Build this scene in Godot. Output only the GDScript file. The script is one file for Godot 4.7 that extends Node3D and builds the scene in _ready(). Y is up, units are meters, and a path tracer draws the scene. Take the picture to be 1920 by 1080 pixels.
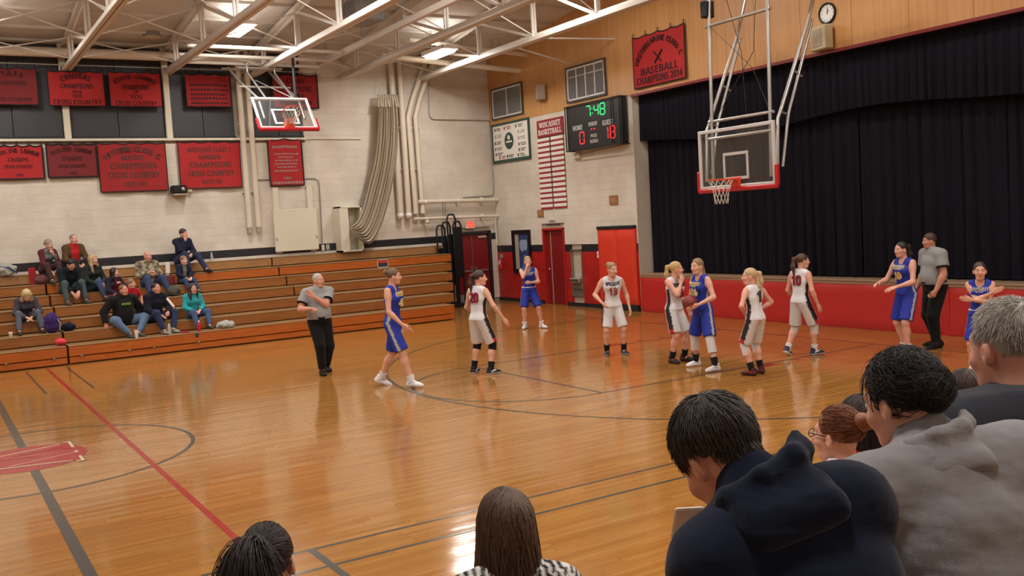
extends Node3D
# A school gymnasium during a basketball game. x runs along the court towards the stage, z from the far bleachers to the camera; the origin lies on the floor at the middle of the free-throw line.

# ---------------------------------------------------------------- mesh helpers
class MB:
	var v := PackedVector3Array()
	var n := PackedVector3Array()
	var c := PackedColorArray()
	var uv := PackedVector2Array()
	var ix := PackedInt32Array()
	var col := Color.WHITE
	func vert(p: Vector3, nn: Vector3) -> int:
		v.append(p); n.append(nn); c.append(col)
		return v.size() - 1
	func tri(a: int, b: int, d: int) -> void:
		var g := (v[d] - v[a]).cross(v[b] - v[a])
		ix.append(a)
		if g.dot(n[a] + n[b] + n[d]) >= 0.0:
			ix.append(b); ix.append(d)
		else:
			ix.append(d); ix.append(b)
	func quad(a: Vector3, b: Vector3, cc: Vector3, d: Vector3) -> void:
		var nn := (b - a).cross(cc - a).normalized()
		var i := vert(a, nn); vert(b, nn); vert(cc, nn); vert(d, nn)
		tri(i, i + 1, i + 2); tri(i, i + 2, i + 3)
	func tri3(a: Vector3, b: Vector3, d: Vector3) -> void:
		var nn := (b - a).cross(d - a).normalized()
		var i := vert(a, nn); vert(b, nn); vert(d, nn)
		tri(i, i + 1, i + 2)
	func box(ce: Vector3, s: Vector3, B := Basis()) -> MB:
		var x := B.x * s.x * .5; var y := B.y * s.y * .5; var z := B.z * s.z * .5
		quad(ce - x - y + z, ce + x - y + z, ce + x + y + z, ce - x + y + z)
		quad(ce + x - y - z, ce - x - y - z, ce - x + y - z, ce + x + y - z)
		quad(ce + x - y + z, ce + x - y - z, ce + x + y - z, ce + x + y + z)
		quad(ce - x - y - z, ce - x - y + z, ce - x + y + z, ce - x + y - z)
		quad(ce - x + y + z, ce + x + y + z, ce + x + y - z, ce - x + y - z)
		quad(ce - x - y - z, ce + x - y - z, ce + x - y + z, ce - x - y + z)
		return self
	func bbox(ce: Vector3, s: Vector3, r := .01, B := Basis()) -> MB:
		# a box with chamfered edges
		var hs := s * .5
		r = minf(r, minf(hs.x, minf(hs.y, hs.z)) * .9)
		var ax := [B.x, B.y, B.z]
		var hh := [hs.x, hs.y, hs.z]
		for a in 3:
			var b := (a + 1) % 3
			var d := (a + 2) % 3
			for sg in [-1.0, 1.0]:
				var A: Vector3 = ax[a] * hh[a] * sg
				var U: Vector3 = ax[b] * (hh[b] - r)
				var W: Vector3 = ax[d] * (hh[d] - r)
				if sg > 0: quad(ce + A - U - W, ce + A + U - W, ce + A + U + W, ce + A - U + W)
				else: quad(ce + A - U + W, ce + A + U + W, ce + A + U - W, ce + A - U - W)
			for s1 in [-1.0, 1.0]:
				for s2 in [-1.0, 1.0]:
					var L: Vector3 = ax[a] * (hh[a] - r)
					var p1: Vector3 = ce + ax[b] * hh[b] * s1 + ax[d] * (hh[d] - r) * s2
					var p2: Vector3 = ce + ax[b] * (hh[b] - r) * s1 + ax[d] * hh[d] * s2
					var nn: Vector3 = (ax[b] * s1 + ax[d] * s2).normalized()
					var i := vert(p1 - L, nn); vert(p1 + L, nn); vert(p2 + L, nn); vert(p2 - L, nn)
					tri(i, i + 1, i + 2); tri(i, i + 2, i + 3)
		for s1 in [-1.0, 1.0]:
			for s2 in [-1.0, 1.0]:
				for s3 in [-1.0, 1.0]:
					var nn: Vector3 = (B.x * s1 + B.y * s2 + B.z * s3).normalized()
					var i := vert(ce + B.x * hs.x * s1 + B.y * (hs.y - r) * s2 + B.z * (hs.z - r) * s3, nn)
					vert(ce + B.x * (hs.x - r) * s1 + B.y * hs.y * s2 + B.z * (hs.z - r) * s3, nn)
					vert(ce + B.x * (hs.x - r) * s1 + B.y * (hs.y - r) * s2 + B.z * hs.z * s3, nn)
					tri(i, i + 1, i + 2)
		return self
	func span(lo: Vector3, hi: Vector3, r := 0.0) -> MB:
		if r > 0.0: return bbox((lo + hi) * .5, hi - lo, r)
		return box((lo + hi) * .5, hi - lo)
	func tube(pts: Array, rad, sides := 8, caps := true, flat := Vector2.ONE) -> MB:
		var m := pts.size()
		var t: Vector3 = (pts[1] - pts[0]).normalized()
		var u := t.cross(Vector3.UP)
		if u.length() < .05: u = t.cross(Vector3.RIGHT)
		u = u.normalized()
		var start := v.size()
		for i in m:
			if i > 0 and i < m - 1: t = ((pts[i + 1] - pts[i]).normalized() + (pts[i] - pts[i - 1]).normalized()).normalized()
			elif i > 0: t = (pts[i] - pts[i - 1]).normalized()
			u = (u - t * u.dot(t)).normalized()
			var w := t.cross(u)
			var r: float = rad[i] if rad is Array or rad is PackedFloat32Array else rad
			for k in sides:
				var a := TAU * k / sides
				var d := u * cos(a) * flat.x + w * sin(a) * flat.y
				vert(pts[i] + d * r, d.normalized())
		for i in m - 1:
			for k in sides:
				var a := start + i * sides + k
				var b := start + i * sides + (k + 1) % sides
				tri(a, b, b + sides); tri(a, b + sides, a + sides)
		if caps:
			for e in 2:
				var at := start + (0 if e == 0 else (m - 1) * sides)
				var p: Vector3 = pts[0] if e == 0 else pts[m - 1]
				var dir: Vector3 = (pts[0] - pts[1]).normalized() if e == 0 else (pts[m - 1] - pts[m - 2]).normalized()
				var cc := vert(p, dir)
				var ring := []
				for k in sides: ring.append(vert(v[at + k], dir))
				for k in sides: tri(cc, ring[k], ring[(k + 1) % sides])
		return self
	func bar(a: Vector3, b: Vector3, w: float, h: float) -> MB:
		# a rectangular bar from a to b, h upright
		var t := (b - a).normalized()
		var s := t.cross(Vector3.UP)
		if s.length() < .05: s = t.cross(Vector3.FORWARD)
		s = s.normalized()
		return box((a + b) * .5, Vector3(w, h, a.distance_to(b)), Basis(s, t.cross(s) * -1.0, t))
	func lathe(prof: Array, sides: int, xf := Transform3D()) -> MB:
		var start := v.size()
		var m := prof.size()
		for i in m:
			var p: Vector2 = prof[i]
			var q: Vector2 = prof[min(i + 1, m - 1)] - prof[max(i - 1, 0)]
			for k in sides:
				var a := TAU * k / sides
				vert(xf * Vector3(p.x * cos(a), p.y, p.x * sin(a)), (xf.basis * Vector3(q.y * cos(a), -q.x, q.y * sin(a))).normalized())
		for i in m - 1:
			for k in sides:
				var a := start + i * sides + k
				var b := start + i * sides + (k + 1) % sides
				tri(a, b, b + sides); tri(a, b + sides, a + sides)
		return self
	func prism(poly: PackedVector2Array, depth: float, xf: Transform3D) -> MB:
		# polygon in the local xy plane, from z=0 to z=depth
		var t := Geometry2D.triangulate_polygon(poly)
		for s in 2:
			var nn := xf.basis.z.normalized() * (1.0 if s else -1.0)
			var b := v.size()
			for p in poly: vert(xf * Vector3(p.x, p.y, depth * s), nn)
			for i in range(0, t.size(), 3): tri(b + t[i], b + t[i + 1], b + t[i + 2])
		var cw := Geometry2D.is_polygon_clockwise(poly)
		for i in poly.size():
			var p := poly[i]
			var q := poly[(i + 1) % poly.size()]
			if cw:
				var w := p
				p = q; q = w
			quad(xf * Vector3(p.x, p.y, 0), xf * Vector3(q.x, q.y, 0), xf * Vector3(q.x, q.y, depth), xf * Vector3(p.x, p.y, depth))
		return self
	func sheet(nu: int, nv: int, fn: Callable, thick: float) -> MB:
		# a cloth: fn(u, v) gives a point; two faces thick apart and a closed rim
		var g := []
		for j in nv + 1:
			for i in nu + 1: g.append(fn.call(float(i) / nu, float(j) / nv))
		var nr := []
		for j in nv + 1:
			for i in nu + 1:
				var a: Vector3 = g[j * (nu + 1) + min(i + 1, nu)] - g[j * (nu + 1) + max(i - 1, 0)]
				var b: Vector3 = g[min(j + 1, nv) * (nu + 1) + i] - g[max(j - 1, 0) * (nu + 1) + i]
				nr.append(a.cross(b).normalized())
		for s in 2:
			var st := v.size()
			for k in g.size(): vert(g[k] + nr[k] * thick * (.5 if s == 0 else -.5), nr[k] * (1.0 if s == 0 else -1.0))
			for j in nv:
				for i in nu:
					var a := st + j * (nu + 1) + i
					tri(a, a + 1, a + nu + 2); tri(a, a + nu + 2, a + nu + 1)
		var rim := []
		for i in nu + 1: rim.append(i)
		for j in range(1, nv + 1): rim.append(j * (nu + 1) + nu)
		for i in range(nu - 1, -1, -1): rim.append(nv * (nu + 1) + i)
		for j in range(nv - 1, 0, -1): rim.append(j * (nu + 1))
		for k in rim.size():
			var a: int = rim[k]
			var b: int = rim[(k + 1) % rim.size()]
			quad(g[a] + nr[a] * thick * .5, g[b] + nr[b] * thick * .5, g[b] - nr[b] * thick * .5, g[a] - nr[a] * thick * .5)
		return self
	func sphere(ce: Vector3, r: Vector3, seg := 10, B := Basis()) -> MB:
		var prof := []
		for i in seg / 2 + 1:
			var a := PI * i / (seg / 2)
			prof.append(Vector2(maxf(sin(a), .001), -cos(a)))
		return lathe(prof, seg, Transform3D(B * Basis.from_scale(r), ce))
	func add_arrays(arr: Array, xf: Transform3D, bend = null) -> MB:
		var vs: PackedVector3Array = arr[Mesh.ARRAY_VERTEX]
		var ns: PackedVector3Array = arr[Mesh.ARRAY_NORMAL]
		var st := v.size()
		for i in vs.size():
			var p := vs[i]
			if bend != null: p = bend.call(p)
			vert(xf * p, (xf.basis * ns[i]).normalized())
		var id = arr[Mesh.ARRAY_INDEX]
		if id == null or id.size() == 0:
			for i in vs.size(): ix.append(st + i)
		else:
			for i in id: ix.append(st + i)
		return self
	func commit() -> ArrayMesh:
		var a := []
		a.resize(Mesh.ARRAY_MAX)
		a[Mesh.ARRAY_VERTEX] = v
		a[Mesh.ARRAY_NORMAL] = n
		a[Mesh.ARRAY_COLOR] = c
		if uv.size() == v.size() and v.size() > 0: a[Mesh.ARRAY_TEX_UV] = uv
		a[Mesh.ARRAY_INDEX] = ix
		var m := ArrayMesh.new()
		m.add_surface_from_arrays(Mesh.PRIMITIVE_TRIANGLES, a)
		return m

# a distance field on a grid, meshed as surface nets
class Fld:
	var o: Vector3
	var h: float
	var nx: int
	var ny: int
	var nz: int
	var f := PackedFloat32Array()
	func _init(lo: Vector3, hi: Vector3, cell: float) -> void:
		h = cell
		o = lo - Vector3.ONE * cell * 3.0
		var s := (hi - lo) / cell
		nx = int(s.x) + 7; ny = int(s.y) + 7; nz = int(s.z) + 7
		f.resize(nx * ny * nz)
		f.fill(9.0)
	# tapered capsule a-b; u, s flatten it along u; flat cuts it off square at b (1), at a (2) or both (3); op 1 takes away
	func cap(a: Vector3, b: Vector3, ra: float, rb: float, k := .02, u := Vector3.ZERO, s := 1.0, flat := 0, op := 0) -> void:
		var m := maxf(ra, rb) + k + h * 2.5
		var lo := (a.min(b) - Vector3.ONE * m - o) / h
		var hi := (a.max(b) + Vector3.ONE * m - o) / h
		var x0 := maxi(0, int(lo.x)); var x1 := mini(nx - 1, int(hi.x) + 1)
		var y0 := maxi(0, int(lo.y)); var y1 := mini(ny - 1, int(hi.y) + 1)
		var z0 := maxi(0, int(lo.z)); var z1 := mini(nz - 1, int(hi.z) + 1)
		var ba := b - a
		var l2 := maxf(ba.length_squared(), 1e-9)
		var dir := ba / sqrt(l2)
		var dr := rb - ra
		var us := s != 1.0
		var sc := 1.0 / maxf(1.0, sqrt(s)) if us else 1.0
		for iz in range(z0, z1 + 1):
			for iy in range(y0, y1 + 1):
				var row := (iz * ny + iy) * nx
				var p := Vector3(o.x + x0 * h, o.y + iy * h, o.z + iz * h) - a
				for ix in range(x0, x1 + 1):
					var t := clampf(p.dot(ba) / l2, 0.0, 1.0)
					var q := p - ba * t
					if us: q += u * (q.dot(u) * (s - 1.0))
					var d := (q.length() - ra - dr * t) * sc
					if flat & 1: d = maxf(d, (p - ba).dot(dir))
					if flat & 2: d = maxf(d, -p.dot(dir))
					var i := row + ix
					var w := f[i]
					if op == 0:
						var g := k - absf(w - d)
						f[i] = minf(w, d) - (g * g / k * .25 if g > 0.0 else 0.0)
					else:
						var g := k - absf(w + d)
						f[i] = maxf(w, -d) + (g * g / k * .25 if g > 0.0 else 0.0)
					p.x += h
	func ell(ce: Vector3, r: Vector3, B := Basis(), k := .02, op := 0) -> void:
		var m := maxf(r.x, maxf(r.y, r.z)) + k + h * 2.5
		var lo := (ce - Vector3.ONE * m - o) / h
		var hi := (ce + Vector3.ONE * m - o) / h
		var x0 := maxi(0, int(lo.x)); var x1 := mini(nx - 1, int(hi.x) + 1)
		var y0 := maxi(0, int(lo.y)); var y1 := mini(ny - 1, int(hi.y) + 1)
		var z0 := maxi(0, int(lo.z)); var z1 := mini(nz - 1, int(hi.z) + 1)
		var inv := B.transposed()
		var mr := minf(r.x, minf(r.y, r.z))
		for iz in range(z0, z1 + 1):
			for iy in range(y0, y1 + 1):
				var row := (iz * ny + iy) * nx
				for ix in range(x0, x1 + 1):
					var q := inv * (Vector3(o.x + ix * h, o.y + iy * h, o.z + iz * h) - ce)
					var e := (q / r).length()
					var e2 := (q / (r * r)).length()
					var d := e * (e - 1.0) / e2 if e > 1e-4 else -mr
					var i := row + ix
					var w := f[i]
					if op == 0:
						var g := k - absf(w - d)
						f[i] = minf(w, d) - (g * g / k * .25 if g > 0.0 else 0.0)
					else:
						var g := k - absf(w + d)
						f[i] = maxf(w, -d) + (g * g / k * .25 if g > 0.0 else 0.0)
	# cut away the side of a plane that nn points to
	func cut(pt: Vector3, nn: Vector3) -> void:
		for iz in nz:
			for iy in ny:
				var row := (iz * ny + iy) * nx
				var d := (Vector3(o.x, o.y + iy * h, o.z + iz * h) - pt).dot(nn)
				var st := nn.x * h
				for ix in nx:
					if f[row + ix] < d: f[row + ix] = d
					d += st
	func warp(noise: FastNoiseLite, amp: float, st := Vector3.ONE) -> void:
		for iz in nz:
			for iy in ny:
				var row := (iz * ny + iy) * nx
				for ix in nx:
					if absf(f[row + ix]) < h * 3.0 + amp:
						f[row + ix] += amp * noise.get_noise_3dv((o + Vector3(ix, iy, iz) * h) * st)
	func mesh(mb: MB, xf := Transform3D(), paint = null) -> void:
		var id := PackedInt32Array()
		id.resize(nx * ny * nz)
		id.fill(-1)
		var sx := 1; var sy := nx; var sz := nx * ny
		var off := [0, sx, sy, sx + sy, sz, sx + sz, sy + sz, sx + sy + sz]
		var lim := h * 2.2
		var act := PackedInt32Array()
		var B := xf.basis
		var base := mb.col
		for iz in nz - 1:
			for iy in ny - 1:
				var row := (iz * ny + iy) * nx
				for ix in nx - 1:
					var i := row + ix
					var f0 := f[i]
					if f0 > lim or f0 < -lim: continue
					var f1 := f[i + 1]; var f2 := f[i + sy]; var f3 := f[i + 1 + sy]
					var f4 := f[i + sz]; var f5 := f[i + 1 + sz]; var f6 := f[i + sy + sz]; var f7 := f[i + 1 + sy + sz]
					var neg := int(f0 < 0) + int(f1 < 0) + int(f2 < 0) + int(f3 < 0) + int(f4 < 0) + int(f5 < 0) + int(f6 < 0) + int(f7 < 0)
					if neg == 0 or neg == 8: continue
					var s := Vector3.ZERO
					var m := 0
					if (f0 < 0) != (f1 < 0): s += Vector3(f0 / (f0 - f1), 0, 0); m += 1
					if (f2 < 0) != (f3 < 0): s += Vector3(f2 / (f2 - f3), 1, 0); m += 1
					if (f4 < 0) != (f5 < 0): s += Vector3(f4 / (f4 - f5), 0, 1); m += 1
					if (f6 < 0) != (f7 < 0): s += Vector3(f6 / (f6 - f7), 1, 1); m += 1
					if (f0 < 0) != (f2 < 0): s += Vector3(0, f0 / (f0 - f2), 0); m += 1
					if (f1 < 0) != (f3 < 0): s += Vector3(1, f1 / (f1 - f3), 0); m += 1
					if (f4 < 0) != (f6 < 0): s += Vector3(0, f4 / (f4 - f6), 1); m += 1
					if (f5 < 0) != (f7 < 0): s += Vector3(1, f5 / (f5 - f7), 1); m += 1
					if (f0 < 0) != (f4 < 0): s += Vector3(0, 0, f0 / (f0 - f4)); m += 1
					if (f1 < 0) != (f5 < 0): s += Vector3(1, 0, f1 / (f1 - f5)); m += 1
					if (f2 < 0) != (f6 < 0): s += Vector3(0, 1, f2 / (f2 - f6)); m += 1
					if (f3 < 0) != (f7 < 0): s += Vector3(1, 1, f3 / (f3 - f7)); m += 1
					var g := Vector3(f1 + f3 + f5 + f7 - f0 - f2 - f4 - f6, f2 + f3 + f6 + f7 - f0 - f1 - f4 - f5, f4 + f5 + f6 + f7 - f0 - f1 - f2 - f3)
					var p := o + (Vector3(ix, iy, iz) + s / m) * h
					if paint != null: mb.col = paint.call(p)
					id[i] = mb.vert(xf * p, (B * g).normalized())
					act.append(i)
		mb.col = base
		for i in act:
			var w := f[i] < 0
			for ax in 3:
				var st: int = [sx, sy, sz][ax]
				if w == (f[i + st] < 0): continue
				var b: int = [sy, sz, sx][ax]
				var d: int = [sz, sx, sy][ax]
				if i - b - d < 0: continue
				var q0 := id[i]; var q1 := id[i - b]; var q2 := id[i - b - d]; var q3 := id[i - d]
				if q1 < 0 or q2 < 0 or q3 < 0: continue
				mb.tri(q0, q1, q2); mb.tri(q0, q2, q3)

# ---------------------------------------------------------------- nodes and materials
var M := {}
var used := {}
var rng := RandomNumberGenerator.new()
var font_sans := SystemFont.new()
var font_serif := SystemFont.new()

func numbered(called: String) -> String:
	var k: int = used.get(called, 0)
	used[called] = k + 1
	return called if k == 0 else "%s_%03d" % [called, k]
func thing(called: String, label: String, category: String, at := Vector3.ZERO, turn := 0.0, group := "") -> Node3D:
	var o := Node3D.new()
	o.name = numbered(called)
	add_child(o)
	o.position = at
	o.rotation.y = turn
	o.set_meta("label", label)
	o.set_meta("category", category)
	if group: o.set_meta("group", group)
	return o
func setting(called: String) -> Node3D:
	var o := Node3D.new()
	o.name = called
	add_child(o)
	o.set_meta("kind", "structure")
	return o
func part(parent: Node3D, called: String, mb: MB, m: Material, label := "") -> MeshInstance3D:
	var o := MeshInstance3D.new()
	o.name = called
	o.mesh = mb.commit()
	o.material_override = m
	parent.add_child(o, true)
	if label: o.set_meta("label", label)
	return o
func inst(parent: Node3D, called: String, mesh: Mesh, m: Material, xf: Transform3D) -> MeshInstance3D:
	var o := MeshInstance3D.new()
	o.name = called
	o.mesh = mesh
	o.material_override = m
	o.transform = xf
	parent.add_child(o, true)
	return o
func mat(key: String, hex: String, rough := .7, metal := 0.0, spec := .5) -> StandardMaterial3D:
	var m := StandardMaterial3D.new()
	m.resource_name = key
	m.albedo_color = Color.html(hex)
	m.roughness = rough
	m.metallic = metal
	m.metallic_specular = spec
	M[key] = m
	return m
func glow(key: String, hex: String, energy: float) -> StandardMaterial3D:
	var m := mat(key, hex, .4)
	m.emission_enabled = true
	m.emission = Color.html(hex)
	m.emission_energy_multiplier = energy
	return m
func lin(hex: String) -> Color:
	return Color.html(hex).srgb_to_linear()
func noise_tex(freq: float, oct: int, c0: String, c1: String, size := 256, sd := 1, typ := FastNoiseLite.TYPE_SIMPLEX_SMOOTH) -> ImageTexture:
	# a seamless mottle between two colours
	var nz := FastNoiseLite.new()
	nz.seed = sd
	nz.noise_type = typ
	nz.frequency = freq
	nz.fractal_octaves = oct
	var im := nz.get_seamless_image(size, size)
	im.convert(Image.FORMAT_RGB8)
	var a := Color.html(c0)
	var b := Color.html(c1)
	var data := im.get_data()
	for i in size * size:
		var t := data[i * 3] / 255.0
		var q := a.lerp(b, t)
		data[i * 3] = int(q.r * 255); data[i * 3 + 1] = int(q.g * 255); data[i * 3 + 2] = int(q.b * 255)
	return ImageTexture.create_from_image(Image.create_from_data(size, size, false, Image.FORMAT_RGB8, data))
func bump_tex(freq: float, oct: int, strength: float, size := 256, sd := 1) -> ImageTexture:
	var nz := FastNoiseLite.new()
	nz.seed = sd
	nz.frequency = freq
	nz.fractal_octaves = oct
	var im := nz.get_seamless_image(size, size)
	im.convert(Image.FORMAT_RGBA8)
	im.bump_map_to_normal_map(strength)
	return ImageTexture.create_from_image(im)
func tri_world(m: StandardMaterial3D, scale: Vector3, tex: Texture2D = null, nrm: Texture2D = null, ns := .5) -> void:
	m.uv1_triplanar = true
	m.uv1_world_triplanar = true
	m.uv1_scale = scale
	if tex:
		m.albedo_texture = tex
		m.albedo_color = Color.WHITE
	if nrm:
		m.normal_enabled = true
		m.normal_texture = nrm
		m.normal_scale = ns
func text_mb(mb: MB, s: String, height: float, depth: float, xf: Transform3D, serif := false, width := 0.0, bend = null) -> void:
	# a line of raised letters centred on xf, facing its z; width > 0 squeezes it to fit
	var t := TextMesh.new()
	t.text = s
	t.font = font_serif if serif else font_sans
	t.font_size = 32
	t.pixel_size = height / 32.0 * 1.38
	t.depth = depth
	t.curve_step = 2.0
	var arr := t.get_mesh_arrays() if t.get_surface_count() else []
	if arr.is_empty(): return
	var bb := t.get_aabb()
	var k := width / bb.size.x if width > 0.0 else 1.0
	var mid := bb.get_center()
	var x2 := xf * Transform3D(Basis.from_scale(Vector3(k, 1, 1)), Vector3(-mid.x * k, -mid.y, -mid.z))
	if bend != null:
		var pre := Transform3D(Basis.from_scale(Vector3(k, 1, 1)), Vector3(-mid.x * k, -mid.y, -mid.z))
		mb.add_arrays(arr, xf, func(p): return bend.call(pre * p))
	else:
		mb.add_arrays(arr, x2)
func text_arc(mb: MB, s: String, height: float, depth: float, xf: Transform3D, width: float, rise: float) -> void:
	# letters along an arc that rises in the middle
	var R := (width * width / 4.0 + rise * rise) / (2.0 * rise)
	var half := asin(clampf(width / 2.0 / R, -1, 1))
	for i in s.length():
		if s[i] == " ": continue
		var a := lerpf(-half, half, (i + .5) / s.length())
		var at := Vector3(R * sin(a), R * cos(a) - R, 0)
		text_mb(mb, s[i], height, depth, xf * Transform3D(Basis(Vector3.BACK, -a), at))

# ---------------------------------------------------------------- the building
const WX := 7.31        # face of the stage wall
const WZ := -13.05      # face of the wall behind the far bleachers
const CAM := Vector3(-7.8855, 2.4632, 12.4308)
const LAMPS := [[-1.15, -9.9], [4.2, -10.2], [4.1, -4.9], [-1.1, -4.9], [4.1, .4], [-1.1, .4], [4.1, 5.7], [-1.1, 5.7], [-6.4, -9.9], [-6.4, -4.9], [-6.4, .4], [-6.4, 5.7], [-11.7, -9.9], [-11.7, -4.9], [-11.7, .4], [-11.7, 5.7], [-1.1, 10.6], [-6.4, 10.6], [4.1, 10.6]]
func roof_y(z: float) -> float:
	return 7.34 + .115 * (13.05 - absf(z))

func _ready() -> void:
	rng.seed = 7
	font_sans.font_names = PackedStringArray(["Droid Sans"])
	font_sans.font_weight = 700
	font_serif.font_names = PackedStringArray(["Droid Serif"])
	font_serif.font_weight = 700
	var cam = Camera3D.new()
	cam.name = "camera"
	cam.transform = Transform3D(Basis(Vector3(.8486, -.0573, .5259), Vector3(.0859, .9958, -.0302), Vector3(-.522, .0708, .85)).orthonormalized(), CAM)
	cam.fov = 33.463
	cam.near = .05
	cam.far = 200
	add_child(cam)
	cam.current = true
	var we = WorldEnvironment.new()
	we.name = "environment"
	var e = Environment.new()
	e.background_mode = Environment.BG_COLOR
	e.background_color = Color.html("101114")
	e.tonemap_mode = Environment.TONE_MAPPER_LINEAR
	e.tonemap_exposure = EXPOSURE
	e.sdfgi_enabled = true
	e.ssao_enabled = true
	e.ssil_enabled = true
	we.environment = e
	add_child(we)
	materials()
	build_lamps()
	build_shell()
	build_floor_lines()
	build_stage()
	build_wall_back_fittings()
	build_stage_wall_fittings()
	build_trusses()
	build_bleachers()
	build_main_basket()
	build_side_basket()
	build_banners()
	build_people()
	build_small_things()

const EXPOSURE := 1.0
const LAMP_ENERGY := 12.6

func build_lamps() -> void:
	var k = 0
	for q in LAMPS:
		var z: float = q[1]
		var x: float = q[0]
		var y = roof_y(z) - .42
		if k == 1: y = 7.02
		var t = thing("high_bay_lamp", "white high bay fluorescent lamp hung between roof trusses, lit", "lamp", Vector3(x, y, z), 0, "lit high bay lamps")
		var b = MB.new()
		b.span(Vector3(-.24, .0, -.62), Vector3(.24, .035, .62))
		b.span(Vector3(-.24, -.07, -.62), Vector3(-.225, 0, .62)).span(Vector3(.225, -.07, -.62), Vector3(.24, 0, .62))
		b.span(Vector3(-.24, -.07, -.62), Vector3(.24, 0, -.605)).span(Vector3(-.24, -.07, .605), Vector3(.24, 0, .62))
		b.span(Vector3(-.07, .035, -.45), Vector3(.07, .1, .45), .01)
		part(t, "housing", b, M.white_metal)
		b = MB.new()
		b.bbox(Vector3(0, -.09, 0), Vector3(.38, .11, 1.14), .045)
		b.span(Vector3(-.222, -.045, -.6), Vector3(.222, -.03, .6))
		part(t, "diffuser", b, M.lamp_glow)
		b = MB.new()
		for s in [-1, 1]: b.span(Vector3(s * .15 - .05, .036, -.58), Vector3(s * .15 + .05, .046, .58))
		part(t, "uplight_slot", b, M.lamp_slot)
		var lu = AreaLight3D.new()
		lu.name = "uplight"
		lu.area_size = Vector2(.34, 1.1)
		lu.light_energy = LAMP_ENERGY * .07
		lu.light_color = Color(1.0, .985, .965)
		lu.shadow_enabled = true
		lu.rotation_degrees = Vector3(90, 0, 0)
		lu.position = Vector3(0, .11, 0)
		lu.set("area_range", 60.0)
		t.add_child(lu)
		for s in [-1, 1]:
			b = MB.new()
			b.tube([Vector3(0, .09, s * .42), Vector3(0, roof_y(z) - y, s * .42)], .006, 5)
			part(t, "hanger", b, M.dull_steel)
		var l = AreaLight3D.new()
		l.name = "lamp_light"
		l.area_size = Vector2(.38, 1.1)
		l.light_energy = LAMP_ENERGY
		l.light_color = Color(1.0, .985, .965)
		l.shadow_enabled = true
		l.rotation_degrees = Vector3(-90, 0, 0)
		l.position = Vector3(0, -.155, 0)
		l.set("area_range", 60.0)
		t.add_child(l)
		k += 1

func grain_image(w: int, h: int, base: Color, dark: Color, sd: int, fx: float, fy: float, planks: int, contrast := .5) -> ImageTexture:
	# boards across the height, grain along the width, each board with a tone of its own
	var nz = FastNoiseLite.new()
	nz.seed = sd
	nz.frequency = 1.0
	nz.fractal_octaves = 3
	var g = RandomNumberGenerator.new()
	g.seed = sd
	var data = PackedByteArray()
	data.resize(w * h * 3)
	var ph = h / maxi(planks, 1)
	var tone = 0.0
	var ends = []
	var tones = []
	for y in h:
		var py = y % ph
		if py == 0:
			ends = [0]
			tones = [g.randf()]
			if planks > 1:
				var x = g.randi_range(20, w / 4)
				while x < w - 30:
					ends.append(x)
					tones.append(g.randf())
					x += g.randi_range(w / 9, w / 4)
			ends.append(w + 9)
		var k = 0
		tone = tones[0]
		var gap = planks > 1 and py == 0
		for x in w:
			if x >= ends[k + 1]:
				k += 1
				tone = tones[k]
			var t = .5 + .5 * nz.get_noise_3d(x * fx, y * fy, tone * 37.0)
			t = t * contrast + tone * (1.0 - contrast)
			if gap: t = t * .4 + .75
			if planks > 1 and k > 0 and x == ends[k]: t = 1.05
			var q = base.lerp(dark, clampf(t, 0, 1.15))
			var i = (y * w + x) * 3
			data[i] = int(clampf(q.r, 0, 1) * 255); data[i + 1] = int(clampf(q.g, 0, 1) * 255); data[i + 2] = int(clampf(q.b, 0, 1) * 255)
	return ImageTexture.create_from_image(Image.create_from_data(w, h, false, Image.FORMAT_RGB8, data))

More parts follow.
